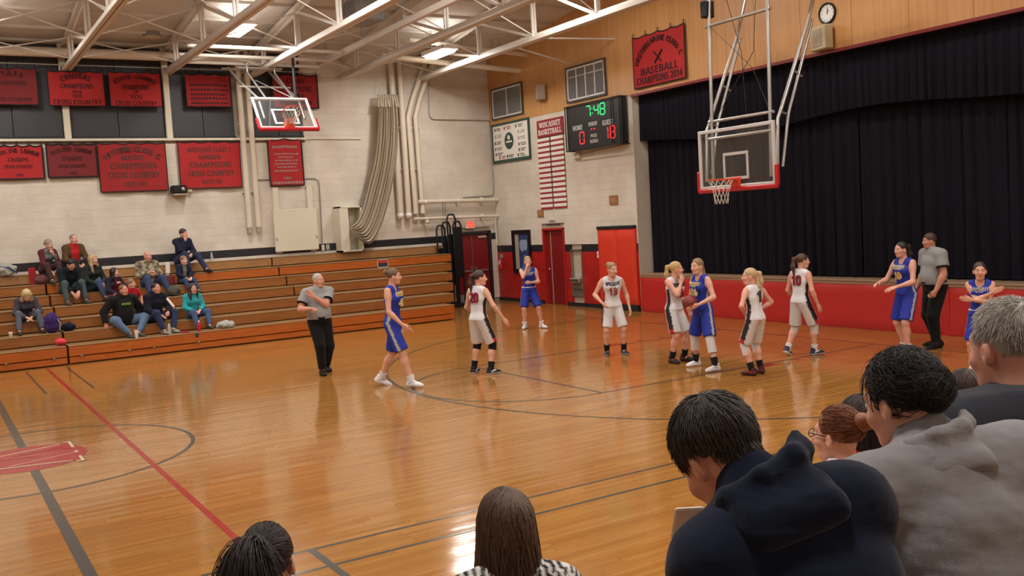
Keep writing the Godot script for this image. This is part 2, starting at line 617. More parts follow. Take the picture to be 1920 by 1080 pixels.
func materials() -> void:
	var m = mat("floor_wood", "ffffff", .115, 0, .62)
	m.albedo_texture = grain_image(1024, 1024, Color.html("ba8748"), Color.html("93602a"), 5, .012, .22, 64, .55)
	# every strip of the floor lies a hair out of level
	var im = Image.create(64, 1024, false, Image.FORMAT_RGBF)
	var g = RandomNumberGenerator.new()
	g.seed = 3
	for s in 64:
		var a = g.randfn(0, .006)
		var b = g.randfn(0, .003)
		for y in 16:
			var cup = (y - 7.5) / 7.5 * .006
			for x in 64:
				im.set_pixel(x, s * 16 + y, Color(.5 + b * .5, .5 + (a + cup) * .5, 1.0))
	m.normal_enabled = true
	m.normal_texture = ImageTexture.create_from_image(im)
	m.normal_scale = 1.0
	mat("line_dark", "45443d", .2)
	mat("line_red", "a02a22", .2)
	mat("logo_red", "a8242a", .2)
	mat("logo_tan", "d8c79a", .2)
	var paint = bump_tex(.03, 4, 3.0, 256, 9)
	m = mat("block_white", "d9cdbb", .62)
	tri_world(m, Vector3(.35, .35, .35), noise_tex(.012, 4, "c9bfb0", "dbd2c4", 256, 4), paint, .25)
	m = mat("block_black", "1d1e24", .45)
	tri_world(m, Vector3(.7, .7, .7), null, paint, .25)
	m = mat("block_red", "a81f1a", .4)
	tri_world(m, Vector3(.5, .5, .5), noise_tex(.015, 3, "a01c18", "b32620", 256, 6), paint, .25)
	mat("joint", "b5a793", .9)
	mat("joint_red", "6f1512", .8)
	m = mat("plywood", "ffffff", .42)
	tri_world(m, Vector3(.5, .28, .28), grain_image(256, 512, Color.html("d0a068"), Color.html("b9834a"), 11, .01, .05, 1, 1.0))
	m.uv1_triplanar = false
	m.uv1_world_triplanar = false
	m.uv1_scale = Vector3.ONE
	m = mat("bleacher_wood", "ffffff", .38)
	tri_world(m, Vector3(.35, 2.0, 2.0), grain_image(512, 128, Color.html("a86c34"), Color.html("834d20"), 21, .012, .09, 1, 1.0))
	m = mat("bleacher_bright", "ffffff", .34)
	tri_world(m, Vector3(.35, 2.0, 2.0), grain_image(512, 128, Color.html("c26c28"), Color.html("a04e18"), 22, .012, .09, 1, 1.0))
	m = mat("bleacher_pale", "ffffff", .42)
	tri_world(m, Vector3(.35, 2.0, 2.0), grain_image(512, 128, Color.html("b08250"), Color.html("8d623a"), 23, .012, .09, 1, 1.0))
	m = mat("bleacher_top", "ffffff", .42)
	tri_world(m, Vector3(.35, 2.0, 2.0), grain_image(512, 128, Color.html("9c7850"), Color.html("7e5c38"), 24, .012, .09, 1, 1.0))
	mat("rubber", "3d3a37", .8)
	m = mat("ceiling_paint", "c6b8a6", .85)
	tri_world(m, Vector3(.25, .25, .25), noise_tex(.01, 4, "c6c0b8", "d9d4cd", 256, 14))
	mat("steel_paint", "d6cec4", .5)
	mat("white_metal", "e6e3dc", .35)
	mat("pipe_paint", "d6cab6", .45)
	mat("pale_paint", "d9d2bd", .5)
	mat("dull_steel", "9a9892", .35, .7)
	mat("chrome", "c9c9c6", .22, .9)
	mat("basket_steel", "b9b8b4", .3, .75)
	mat("black_metal", "17181b", .4, .3)
	mat("dark_panel", "33343a", .5)
	mat("dark_frame", "201f22", .6)
	mat("pad_red", "c02c2a", .38)
	mat("mat_orange", "d63a26", .4)
	mat("board_pad", "c2212c", .4)
	mat("rim_orange", "e0481c", .4)
	mat("net_white", "d9d4c8", .8)
	m = mat("glass", "e8f0f0", .03)
	m.transparency = BaseMaterial3D.TRANSPARENCY_ALPHA
	m.albedo_color.a = .02
	mat("board_white", "d5d5d4", .35)
	m = mat("stage_cloth", "1b1a22", .95, 0, .2)
	mat("stage_wood", "6b5138", .5)
	mat("nose_tan", "9c7f63", .5)
	mat("door_red", "7c1a1c", .35)
	mat("banner_red", "951c1d", .8)
	mat("banner_dull", "742224", .85)
	mat("banner_bright", "a61f20", .8)
	mat("banner_text", "380c11", .8)
	mat("banner_edge", "22161a", .8)
	mat("silver_text", "9c7d78", .7)
	mat("banner_pale", "50302c", .8)
	mat("sign_maroon", "8d1f2e", .5)
	mat("sign_white", "e9e4da", .5)
	mat("slat_white", "e6e0d4", .5)
	mat("slat_red", "a02438", .5)
	mat("board_green", "2c4a43", .5)
	mat("scoreboard_black", "232427", .45)
	mat("score_white", "cfd0d0", .6)
	glow("digit_green", "28e878", 1.6)
	glow("digit_red", "ff2a30", 1.8)
	glow("exit_red", "ff3a22", 1.6)
	glow("lamp_glow", "fff6ea", 9.0)
	glow("lamp_slot", "fff6ea", 3.0)
	mat("speaker_tan", "a79a86", .6)
	mat("speaker_grille", "8d8f90", .7)
	mat("beige_box", "bdb08e", .55)
	mat("clock_face", "e9e9e6", .4)
	mat("wood_plaque", "9c6a3a", .5)
	mat("curtain_tan", "b3a48f", .85)
	m = mat("bottle_clear", "dfe8e8", .1)
	m.transparency = BaseMaterial3D.TRANSPARENCY_ALPHA
	m.albedo_color.a = .35
	mat("vent_dark", "4c4a45", .6)
	mat("black_soft", "141416", .85)
	m = mat("vertex", "ffffff", .7)
	m.vertex_color_use_as_albedo = true
	m = mat("skin", "ffffff", .55)
	m.vertex_color_use_as_albedo = true
	m.subsurf_scatter_enabled = true
	m.subsurf_scatter_strength = .12
	m = mat("cloth", "ffffff", .85, 0, .3)
	m.vertex_color_use_as_albedo = true
	m.rim_enabled = true
	m.rim = .12
	m = mat("shiny_cloth", "ffffff", .6, 0, .4)
	m.vertex_color_use_as_albedo = true
	m = mat("hair", "ffffff", .5, 0, .5)
	m.vertex_color_use_as_albedo = true
	m = mat("fleece", "ffffff", .95, 0, .2)
	m.vertex_color_use_as_albedo = true
	m.rim_enabled = true
	m.rim = .2
	tri_world(m, Vector3(5, 5, 5), null, bump_tex(.2, 3, 5.0, 256, 31), .15)

func block_wall(parent: Node3D, face: Callable, a0: float, a1: float, holes: Array, rows: Array, near: Callable) -> void:
	# painted concrete blocks in running bond: face(a, y) is a point on the wall, rows = [y, height, material]
	var outline = PackedVector2Array([Vector2(-.06, -.1), Vector2(-.005, -.1), Vector2(0, -.0955), Vector2(0, .0955), Vector2(-.005, .1), Vector2(-.06, .1)])
	var turned = Transform3D(Basis(Vector3.BACK, Vector3.UP, Vector3.LEFT), Vector3(.2, 0, 0))
	var mesh_plain = MB.new().prism(outline, .3995, turned).commit()
	var list = []
	var r = 0
	for row in rows:
		var y0: float = row[0]
		var y1: float = y0 + row[1]
		var a = a0 - (.2 if r % 2 else 0.0)
		while a < a1 - .01:
			var spans = [[maxf(a, a0), minf(a + .4, a1)]]
			for ho in holes:
				if y1 <= ho[2] + .02 or y0 >= ho[3] - .02: continue
				var ns = []
				for sp in spans:
					if sp[1] <= ho[0] or sp[0] >= ho[1]: ns.append(sp)
					else:
						if sp[0] < ho[0]: ns.append([sp[0], ho[0]])
						if sp[1] > ho[1]: ns.append([ho[1], sp[1]])
				spans = ns
			for sp in spans:
				if sp[1] - sp[0] > .03: list.append([(sp[0] + sp[1]) * .5, (y0 + y1) * .5, sp[1] - sp[0], row[1], row[2]])
			a += .4
		r += 1
	list.sort_custom(func(p, q): return near.call(p[0], p[1]) < near.call(q[0], q[1]))
	var rest = {}
	for i in list.size():
		var b: Array = list[i]
		var xf: Transform3D = face.call(b[0], b[1])
		if i < 290:
			inst(parent, "block", mesh_plain, M[b[4]], xf * Transform3D(Basis.from_scale(Vector3(b[2] / .4, b[3] / .2, 1)), Vector3.ZERO))
		else:
			if not rest.has(b[4]): rest[b[4]] = MB.new()
			rest[b[4]].prism(outline, .3995, xf * Transform3D(Basis.from_scale(Vector3(b[2] / .4, b[3] / .2, 1)), Vector3.ZERO) * turned)
	for k in rest:
		var o = part(parent, "blocks", rest[k], M[k])
		o.set_meta("kind", "stuff")

func build_shell() -> void:
	# floor
	var f = setting("floor")
	var b = MB.new()
	var lo = Vector3(-21.6, -.3, -13.5)
	var hi = Vector3(12.5, 0, 14.2)
	b.span(lo, hi)
	for p in b.v: b.uv.append(Vector2(p.x / 8.0, p.z / 3.65))
	part(f, "floorboards", b, M.floor_wood)
	# wall behind the far bleachers
	var wb = setting("wall_back")
	b = MB.new()
	b.span(Vector3(-21.6, 0, WZ - .4), Vector3(-9.0, 7.6, WZ - .055))
	b.span(Vector3(-9.0, 0, WZ - .4), Vector3(1.36, 5.0, WZ - .055)).span(Vector3(-9.0, 7.42, WZ - .4), Vector3(1.36, 7.6, WZ - .055))
	b.span(Vector3(-9.0, 5.0, WZ - .4), Vector3(1.36, 7.42, WZ - .3))
	b.span(Vector3(1.36, 0, WZ - .4), Vector3(5.84, 7.6, WZ - .055)).span(Vector3(5.84, 2.12, WZ - .4), Vector3(7.04, 7.6, WZ - .055)).span(Vector3(7.04, 0, WZ - .4), Vector3(7.8, 7.6, WZ - .055))
	b.span(Vector3(5.84, 0, WZ - .4), Vector3(7.04, 2.12, WZ - .2))
	part(wb, "backing", b, M.joint)
	var rows = []
	for k in range(0, 36):
		var y = .1 + .2 * k
		rows.append([y, .2, "block_black" if k == 9 else "block_white"])
	var face = func(x, y): return Transform3D(Basis(), Vector3(x, y, WZ))
	var near = func(x, y): return absf(x - .8) * .5 + absf(y - 4.0) * .8 + (20.0 if y < 1.75 and x < 5.2 else 0.0)
	block_wall(wb, face, -7.2, WX, [[-7.3, 1.36, 5.0, 7.42], [5.8, 7.08, 0, 2.16], [-7.3, 5.2, 0, 1.7]], rows, near)
	b = MB.new()
	b.span(Vector3(1.36, 6.9, WZ - .055), Vector3(WX, 7.35, WZ + .004))
	part(wb, "lintel", b, M.steel_paint)
	# stage wall: blocks below, plywood above, the stage opening to the right
	var ws = setting("wall_right")
	b = MB.new()
	b.span(Vector3(WX + .055, 0, WZ - .4), Vector3(WX + .4, 5.33, -10.44)).span(Vector3(WX + .055, 2.13, -10.44), Vector3(WX + .4, 5.33, -9.44)).span(Vector3(WX + .055, 0, -9.44), Vector3(WX + .4, 5.33, -6.2))
	b.span(Vector3(WX + .055, 0, 6.2), Vector3(WX + .4, 5.33, 14.2))
	b.span(Vector3(WX + .02, 5.33, WZ - .4), Vector3(WX + .4, 9.4, 14.2))
	b.span(Vector3(WX + .3, 0, -10.44), Vector3(WX + .4, 2.13, -9.44))
	part(ws, "backing", b, M.joint)
	rows = [[0.0, .1, "block_black"]]
	for k in range(0, 26):
		var y = .1 + .2 * k
		rows.append([y, .2, "block_red" if k < 7 else ("block_black" if k == 7 else "block_white")])
	rows.append([5.3, .06, "block_white"])
	var B = Basis(Vector3.BACK, Vector3.UP, Vector3.LEFT)
	face = func(z, y): return Transform3D(B, Vector3(WX, y, z))
	near = func(z, y): return Vector3(WX, y, z).distance_to(CAM)
	block_wall(ws, face, WZ, -6.2, [[-10.5, -9.38, 0, 2.16], [-9.13, -8.6, .27, 1.57]], rows, near)
	# the plastered jamb of the opening
	b = MB.new()
	b.span(Vector3(WX, 0, -6.2), Vector3(WX + .45, 5.33, -6.19))
	part(ws, "jamb", b, M.block_white)
	var z = WZ
	var k2 = 0
	while z < 13.9:
		var w = minf(1.22, 14.0 - z)
		b = MB.new()
		var top = 9.35
		b.bbox(Vector3(WX + .005, (5.345 + top) * .5, z + w * .5), Vector3(.03, top - 5.345, w - .006), .004)
		for p in b.v: b.uv.append(Vector2(p.y * .12 + k2 * .37, p.z * .5 + k2 * .21))
		part(ws, "wood_panel", b, M.plywood)
		z += 1.22
		k2 += 1
	# dark red moulding between plywood and opening
	var tr = setting("trim_1")
	b = MB.new()
	b.span(Vector3(WX - .03, 5.3, -6.2), Vector3(WX + .02, 5.36, 14.0))
	part(tr, "moulding", b, M.door_red)
	var bb = setting("baseboard_right")
	b = MB.new()
	b.span(Vector3(WX - .02, 0, WZ), Vector3(WX, .1, -10.5)).span(Vector3(WX - .02, 0, -9.38), Vector3(WX, .1, -6.2))
	part(bb, "baseboard", b, M.block_black)
	# the walls behind the camera and at the far end
	var wf = setting("wall_front")
	b = MB.new()
	b.span(Vector3(-21.6, 0, 13.7), Vector3(7.8, 7.6, 14.2))
	part(wf, "plain_wall", b, M.block_white)
	var wl = setting("wall_left")
	b = MB.new()
	b.span(Vector3(-21.9, 0, -13.5), Vector3(-21.5, 9.4, 14.2))
	part(wl, "plain_wall", b, M.block_white)
	# ceiling: two slopes with purlins
	var c = setting("ceiling")
	b = MB.new()
	var y0 = roof_y(13.5)
	var y1 = roof_y(0)
	for s in [-1.0, 1.0]:
		var za: float = 14.4 * s
		var ya = roof_y(0) - .115 * 14.4
		var p = [Vector3(-21.9, ya, za), Vector3(8.0, ya, za), Vector3(8.0, y1, 0), Vector3(-21.9, y1, 0)]
		var up = Vector3(0, .3, 0)
		if s < 0:
			b.quad(p[3], p[2], p[1], p[0]); b.quad(p[0] + up, p[1] + up, p[2] + up, p[3] + up)
		else:
			b.quad(p[0], p[1], p[2], p[3]); b.quad(p[3] + up, p[2] + up, p[1] + up, p[0] + up)
		b.quad(p[0], p[0] + up, p[1] + up, p[1])
		b.quad(p[0], p[3], p[3] + up, p[0] + up)
		b.quad(p[1], p[1] + up, p[2] + up, p[2])
	part(c, "deck", b, M.ceiling_paint)
	for i in range(-10, 11):
		var zz = i * 1.22 + .3
		b = MB.new()
		b.bbox(Vector3(-7, roof_y(zz) - .03, zz), Vector3(28.6, .07, .05), .006)
		part(c, "purlin", b, M.ceiling_paint)

func ring(b: MB, cx: float, cz: float, r: float, w: float, a0: float, a1: float, y: float, seg := 72) -> void:
	for i in seg:
		var a = deg_to_rad(lerpf(a0, a1, float(i) / seg))
		var d = deg_to_rad(lerpf(a0, a1, float(i + 1) / seg))
		var p = Vector3(cos(a), 0, sin(a))
		var q = Vector3(cos(d), 0, sin(d))
		var o = Vector3(cx, y, cz)
		var j = b.vert(o + p * (r - w * .5), Vector3.UP); b.vert(o + p * (r + w * .5), Vector3.UP); b.vert(o + q * (r + w * .5), Vector3.UP); b.vert(o + q * (r - w * .5), Vector3.UP)
		b.tri(j, j + 1, j + 2); b.tri(j, j + 2, j + 3)
func stripe(b: MB, x0: float, z0: float, x1: float, z1: float, y: float) -> void:
	var j = b.vert(Vector3(x0, y, z0), Vector3.UP); b.vert(Vector3(x1, y, z0), Vector3.UP); b.vert(Vector3(x1, y, z1), Vector3.UP); b.vert(Vector3(x0, y, z1), Vector3.UP)
	b.tri(j, j + 1, j + 2); b.tri(j, j + 2, j + 3)

func build_floor_lines() -> void:
	var f: Node3D = get_node("floor")
	var y = .0012
	var b = MB.new()
	stripe(b, -7.055, -8.6, -6.96, 8.4, y)
	part(f, "halfway_line", b, M.line_dark)
	b = MB.new()
	stripe(b, -5.92, -9.0, -5.86, 8.4, y + .0004)
	part(f, "volleyball_line", b, M.line_red)
	b = MB.new()
	ring(b, -7.007, 0, 1.83, .05, 0, 360, y + .0002, 128)
	part(f, "centre_circle", b, M.line_dark)
	b = MB.new()
	ring(b, 0, 0, 1.83, .05, 90, 270, y)
	stripe(b, -.025, -1.83, .025, 1.83, y)
	part(f, "free_throw_circle", b, M.line_dark)
	b = MB.new()
	stripe(b, 0, 1.805, 5.79, 1.855, y + .0001); stripe(b, 0, -1.855, 5.79, -1.805, y + .0001)
	part(f, "lane_line", b, M.line_dark)
	for s in [-1.0, 1.0]:
		for x in [2.95, 3.75, 4.3]:
			b = MB.new()
			stripe(b, x, s * 1.88, x + (.3 if x < 3 else .06), s * 2.03, y)
			part(f, "lane_mark", b, M.line_red)
	b = MB.new()
	ring(b, 4.19, 0, 6.05, .05, 90, 270, y + .0003, 128)
	stripe(b, 4.19, 6.025, 5.79, 6.075, y + .0003); stripe(b, 4.19, -6.075, 5.79, -6.025, y + .0003)
	part(f, "three_point_line", b, M.line_dark)
	b = MB.new()
	stripe(b, 5.79, -7.6, 5.84, 7.6, y)
	part(f, "baseline", b, M.line_dark)
	b = MB.new()
	stripe(b, -6.3, 5.325, -1.8, 5.36, y)
	stripe(b, -6.335, 5.325, -6.3, 6.3, y); stripe(b, -1.8, 5.325, -1.765, 5.78, y)
	part(f, "coach_box_line", b, M.line_dark)
	b = MB.new()
	stripe(b, -6.0, 5.76, 5.8, 5.8, y + .0001)
	stripe(b, -5.53, 5.36, -5.47, 7.4, y)
	part(f, "sideline", b, M.line_dark)
	b = MB.new()
	stripe(b, -6.3, -8.9, -6.26, -5.3, y); stripe(b, -5.56, -8.9, -5.52, -5.25, y)
	part(f, "substitution_line", b, M.line_dark)
	# the emblem in the centre circle
	b = MB.new()
	for i in 48:
		var a = TAU * i / 48
		var d = TAU * (i + 1) / 48
		var j = b.vert(Vector3(-7.0, y + .0006, -.05), Vector3.UP)
		b.vert(Vector3(-7.0 + .63 * cos(a), y + .0006, -.05 + .74 * sin(a)), Vector3.UP); b.vert(Vector3(-7.0 + .63 * cos(d), y + .0006, -.05 + .74 * sin(d)), Vector3.UP)
		b.tri(j, j + 1, j + 2)
	part(f, "emblem_disc", b, M.logo_red)
	var up = Basis(Vector3.BACK, Vector3.RIGHT, Vector3.UP)
	b = MB.new()
	text_mb(b, "W", 1.04, .0008, Transform3D(up, Vector3(-7.0, y + .001, -.07)), true, 1.36)
	part(f, "emblem_letter_edge", b, M.line_dark)
	b = MB.new()
	text_mb(b, "W", 1.0, .0008, Transform3D(up, Vector3(-6.99, y + .0018, -.07)), true, 1.3)
	part(f, "emblem_letter_border", b, M.logo_tan)
	b = MB.new()
	text_mb(b, "W", .93, .0008, Transform3D(up, Vector3(-6.99, y + .0026, -.07)), true, 1.2)
	part(f, "emblem_letter", b, M.logo_red)

func fold_sheet(b: MB, x: float, z0: float, z1: float, ytop: float, ybot: Callable, amp: float, per: float, sd: int, nu: int, nv: int, thick := .02) -> void:
	var nz = FastNoiseLite.new()
	nz.seed = sd
	nz.frequency = .35
	b.sheet(nu, nv, func(u, v):
		var z = lerpf(z0, z1, u)
		var yb: float = ybot.call(z)
		var y = lerpf(ytop, yb, v)
		var ph = z / per * TAU + 2.2 * nz.get_noise_1d(z * 2.3)
		var a = amp * (1.0 + .5 * nz.get_noise_1d(z * 5.0 + 40.0)) * (.55 + .45 * v)
		return Vector3(x + a * sin(ph) + .35 * a * sin(ph * 2.3 + y * .4), y, z + .3 * a * cos(ph)), thick)

func build_stage() -> void:
	# stage platform with padded front
	var s = thing("stage", "raised stage with a tan nosing behind red wall pads", "stage", Vector3.ZERO)
	var b = MB.new()
	b.span(Vector3(WX + .06, 0, -6.19), Vector3(12.0, .9, 6.19))
	part(s, "platform", b, M.stage_wood)
	b = MB.new()
	b.span(Vector3(WX - .02, .9, -6.19), Vector3(12.0, .95, 6.19), .01)
	part(s, "stage_floor", b, M.nose_tan)
	b = MB.new()
	b.span(Vector3(11.8, .95, -7.5), Vector3(12.2, 7, 7.5)).span(Vector3(7.72, .95, -7.6), Vector3(12, 7, -7.4)).span(Vector3(7.72, .95, 7.4), Vector3(12, 7, 7.6)).span(Vector3(7.72, 6.8, -7.5), Vector3(12, 7.0, 7.5))
	b.span(Vector3(7.72, 0, -7.5), Vector3(12, .9, -6.2)).span(Vector3(7.72, 0, 6.2), Vector3(12, .9, 7.5))
	part(s, "back_walls", b, M.black_soft)
	var zs = [-6.17, -3.95, -.82, 2.25, 5.3]
	for i in 4:
		var a: float = zs[i]
		var c: float = zs[i + 1]
		var t = thing("wall_pad", "red vinyl wall pad hung along the stage front", "pad", Vector3.ZERO, 0, "red pads along the stage front")
		b = MB.new()
		var nz = FastNoiseLite.new()
		nz.seed = 50 + i
		nz.frequency = .6
		b.sheet(26, 10, func(u, v):
			var z = lerpf(a, c - .012, u)
			var y = lerpf(.02, .885, v)
			var edge = minf(minf(u, 1 - u) * 16.0, minf(v, 1 - v) * 8.0)
			var bulge = .03 * clampf(edge, 0, 1) + .012 * nz.get_noise_2d(z * 3.0, y * 4.0)
			return Vector3(WX - .01 - bulge, y, z), .015)
		part(t, "cover", b, M.pad_red)
		b = MB.new()
		b.span(Vector3(WX - .008, .0, a), Vector3(WX + .055, .885, c - .012))
		part(t, "core", b, M.pad_red)
		b = MB.new()
		b.span(Vector3(WX - .035, .86, a), Vector3(WX - .02, .898, c - .012), .004)
		part(t, "top_strip", b, M.nose_tan)
	# black curtains
	var v = thing("stage_valance", "black gathered valance across the top of the stage opening", "curtain", Vector3.ZERO)
	b = MB.new()
	fold_sheet(b, WX + .22, -6.15, 6.15, 5.32, func(z): return 4.12 + .1 * sin((z + 1.2) * .9), .03, .19, 3, 700, 10)
	part(v, "cloth", b, M.stage_cloth)
	b = MB.new()
	b.span(Vector3(WX + .18, 5.3, -6.15), Vector3(WX + .28, 5.34, 6.15))
	part(v, "batten", b, M.black_metal)
	for i in 2:
		var t = thing("stage_curtain", "full height black velvet curtain drawn across the stage", "curtain", Vector3.ZERO, 0, "drawn stage curtains")
		b = MB.new()
		fold_sheet(b, WX + .42 + .06 * i, -6.15 if i == 0 else -.1, .1 if i == 0 else 6.15, 5.3, func(_z): return .97, .038, .27, 8 + i, 420, 12)
		part(t, "cloth", b, M.stage_cloth)
		b = MB.new()
		b.tube([Vector3(WX + .42 + .06 * i, 5.31, -6.15 if i == 0 else -.1), Vector3(WX + .42 + .06 * i, 5.31, .1 if i == 0 else 6.15)], .02, 6)
		part(t, "track", b, M.black_metal)

# ---------------------------------------------------------------- things on the walls
func wall_tf(x: float, y: float, out := 0.0) -> Transform3D:
	return Transform3D(Basis(), Vector3(x, y, WZ + out))
func stage_tf(z: float, y: float, out := 0.0) -> Transform3D:
	# x of the frame runs to the right as one faces the stage wall, z out of the wall
	return Transform3D(Basis(Vector3.BACK, Vector3.UP, Vector3.LEFT), Vector3(WX - out, y, z))

func build_wall_back_fittings() -> void:
	# dark shuttered windows above the ledge
	var xs = [[-9.0, -4.66], [-4.5, -2.28], [-2.13, -.5], [.02, 1.36]]
	for i in 4:
		var w = setting("window_%d" % (i + 1))
		var a: float = xs[i][0]
		var c: float = xs[i][1]
		var nn = 4 if i == 0 else 2
		for k in nn:
			var b = MB.new()
			var p = lerpf(a, c, float(k) / nn)
			var q = lerpf(a, c, float(k + 1) / nn)
			b.bbox(Vector3((p + q) * .5, 6.22, WZ - .12), Vector3(q - p - .012, 2.36, .05), .006)
			part(w, "shutter_panel", b, M.dark_panel)
		var fr = MB.new()
		fr.span(Vector3(a, 5.03, WZ - .1), Vector3(c, 5.1, WZ - .03)).span(Vector3(a, 7.36, WZ - .1), Vector3(c, 7.42, WZ - .03))
		part(w, "window_frame", fr, M.dark_frame)
	var led = setting("trim_2")
	var b = MB.new()
	b.span(Vector3(-9.0, 4.97, WZ - .05), Vector3(1.4, 5.03, WZ + .1), .008)
	part(led, "ledge", b, M.pale_paint)
	for x in [-6.9, -4.58, -2.2]:
		var po = setting("trim_%d" % (3 + [-6.9, -4.58, -2.2].find(x)))
		b = MB.new()
		b.bbox(Vector3(x, 6.22, WZ - .02), Vector3(.15, 2.38, .12), .012)
		part(po, "window_post", b, M.pale_paint)
	b = MB.new()
	b.span(Vector3(-9, 7.3, WZ - .06), Vector3(1.4, 7.42, WZ + .2), .01)
	part(setting("trim_6"), "head_beam", b, M.steel_paint)
	# insulated heating pipe along the wall
	var pts = [Vector3(-11, 7.0, -12.62), Vector3(1.1, 7.03, -12.62)]
	var t = thing("heating_pipe", "fat cream insulated pipe running along the dark windows", "pipe")
	b = MB.new()
	b.tube(pts, .115, 14)
	part(t, "insulation", b, M.pipe_paint)
	for x in [-9.6, -6.8, -4.5, -2.15, .1]:
		b = MB.new()
		b.box(Vector3(x, 7.0, -12.84), Vector3(.05, .06, .4))
		part(t, "bracket", b, M.steel_paint)
	# two down pipes between the windows
	for q in [[-.37, 2.62], [-.13, 2.6]]:
		t = thing("down_pipe", "cream vertical pipe right of the dark windows ending above the bleachers", "pipe", Vector3.ZERO, 0, "pair of cream down pipes")
		b = MB.new()
		b.tube([Vector3(q[0], 2.66, WZ + .12), Vector3(q[0], 7.3, WZ + .12)], .075, 12)
		part(t, "pipe", b, M.pipe_paint)
		b = MB.new()
		b.tube([Vector3(q[0], 2.52, WZ + .12), Vector3(q[0], 2.67, WZ + .12)], .06, 12)
		part(t, "collar", b, M.speaker_tan)
		for y in [3.6, 5.4, 6.6]:
			b = MB.new()
			b.box(Vector3(q[0], y, WZ + .04), Vector3(.19, .035, .09))
			part(t, "clamp", b, M.steel_paint)
	# four more in the corner, two of them ending in valves
	var k = 0
	for x in [4.03, 4.3, 4.53, 4.76]:
		t = thing("riser_pipe", "straight cream riser pipe ending in a white valve" if k < 2 else "cream riser pipe bent sideways near the roof", "pipe", Vector3.ZERO, 0, "straight riser pipes" if k < 2 else "bent riser pipes")
		b = MB.new()
		var low = 2.8 if k < 2 else 2.9
		if k < 2: b.tube([Vector3(x, low, WZ + .14), Vector3(x, 7.25, WZ + .14)], .085, 12)
		else: b.tube([Vector3(x, low, WZ + .14), Vector3(x - .05, 5.6, WZ + .14), Vector3(x + .12, 6.1, WZ + .14), Vector3(x + .55, 7.2, WZ + .3)], .075, 12)
		part(t, "pipe", b, M.pipe_paint)
		b = MB.new()
		if k < 2: b.sphere(Vector3(x, low - .03, WZ + .14), Vector3(.1, .13, .1), 12)
		else: b.tube([Vector3(x, low - .1, WZ + .14), Vector3(x, low + .02, WZ + .14)], .085, 12)
		part(t, "valve", b, M.white_metal if k < 2 else M.pipe_paint)
		for y in [4.1, 5.3]:
			b = MB.new()
			b.box(Vector3(x, y, WZ + .05), Vector3(.2, .035, .11))
			part(t, "clamp", b, M.steel_paint)
		k += 1
	# horizontal pipes over the door
	k = 0
	for y in [3.1, 2.61]:
		t = thing("wall_pipe", ["upper horizontal cream pipe over the red double door", "lower horizontal cream pipe just above the exit sign"][k], "pipe")
		b = MB.new()
		b.tube([Vector3(4.6 if k == 0 else 4.42, y + .04, WZ + .2), Vector3(7.3, y, WZ + .2)], .06 if k == 0 else .045, 10)
		part(t, "pipe", b, M.pipe_paint)
		for x in [4.8, 5.9, 6.7]:
			b = MB.new()
			b.tube([Vector3(x, y + .03, WZ + .2), Vector3(x + .05, y + .027, WZ + .2)], .07 if k == 0 else .055, 10)
			part(t, "collar", b, M.white_metal)
			b = MB.new()
			b.span(Vector3(x, y, WZ), Vector3(x + .04, y + .05, WZ + .2))
			part(t, "bracket", b, M.steel_paint)
		if k == 0:
			for x in [5.4, 5.48]:
				b = MB.new()
				b.tube([Vector3(x, 2.6, WZ + .2), Vector3(x, 3.12, WZ + .2)], .014, 6)
				part(t, "link", b, M.dull_steel)
		else:
			b = MB.new()
			b.tube([Vector3(7.18, 2.6, WZ + .2), Vector3(7.18, 1.75, WZ + .2)], .02, 8)
			part(t, "drop", b, M.pipe_paint)
			b = MB.new()
			b.sphere(Vector3(4.85, 2.55, WZ + .2), Vector3(.05, .07, .05), 10)
			part(t, "drain_valve", b, M.white_metal)
		k += 1
	# conduits
	t = thing("conduit", "thin grey conduit running from the roof to the corner", "conduit")
	b = MB.new()
	b.tube([Vector3(5.3, 7.2, WZ + .03), Vector3(5.22, 5.75, WZ + .03), Vector3(5.26, 5.6, WZ + .03), Vector3(5.36, 5.55, WZ + .03), Vector3(7.26, 5.53, WZ + .03), Vector3(7.28, 5.45, WZ + .03), Vector3(7.27, 3.3, WZ + .03), Vector3(7.2, 3.24, WZ + .03), Vector3(6.2, 3.22, WZ + .03)], .014, 6)
	part(t, "pipe", b, M.dull_steel)
	t = thing("conduit", "thin grey conduit bending down beside the tall white panel", "conduit")
	b = MB.new()
	b.tube([Vector3(-.05, 3.92, WZ + .03), Vector3(1.55, 3.92, WZ + .03), Vector3(1.66, 3.86, WZ + .03), Vector3(1.68, 3.7, WZ + .03), Vector3(1.64, 1.93, WZ + .03)], .014, 6)
	part(t, "pipe", b, M.dull_steel)
	b = MB.new()
	b.bbox(Vector3(1.66, 1.99, WZ + .03), Vector3(.08, .16, .06), .008)
	part(t, "junction_box", b, M.pale_paint)
	t = thing("conduit", "thin pale conduit continuing the window ledge past the raised backboard", "conduit")
	b = MB.new()
	b.tube([Vector3(1.4, 5.0, WZ + .03), Vector3(3.0, 4.99, WZ + .03)], .014, 6)
	part(t, "pipe", b, M.pale_paint)
	t = thing("outlet", "white electrical outlet on the black band of the wall", "outlet", Vector3(1.81, 2.0, WZ))
	b = MB.new()
	b.bbox(Vector3(0, 0, .008), Vector3(.09, .14, .016), .004)
	part(t, "plate", b, M.sign_white)
	for s in [-1, 1]:
		b = MB.new()
		b.bbox(Vector3(0, s * .03, .017), Vector3(.04, .035, .004), .001)
		part(t, "socket", b, M.dark_frame)
	# tall white panel with channel supports, and the shallow cabinet beside it
	t = thing("wall_panel", "large white square panel on two channels above the bleachers", "panel")
	for x in [.42, 1.38]:
		b = MB.new()
		b.bbox(Vector3(x, 2.82, WZ + .03), Vector3(.16, 1.8, .06), .008)
		part(t, "channel", b, M.pale_paint)
	b = MB.new()
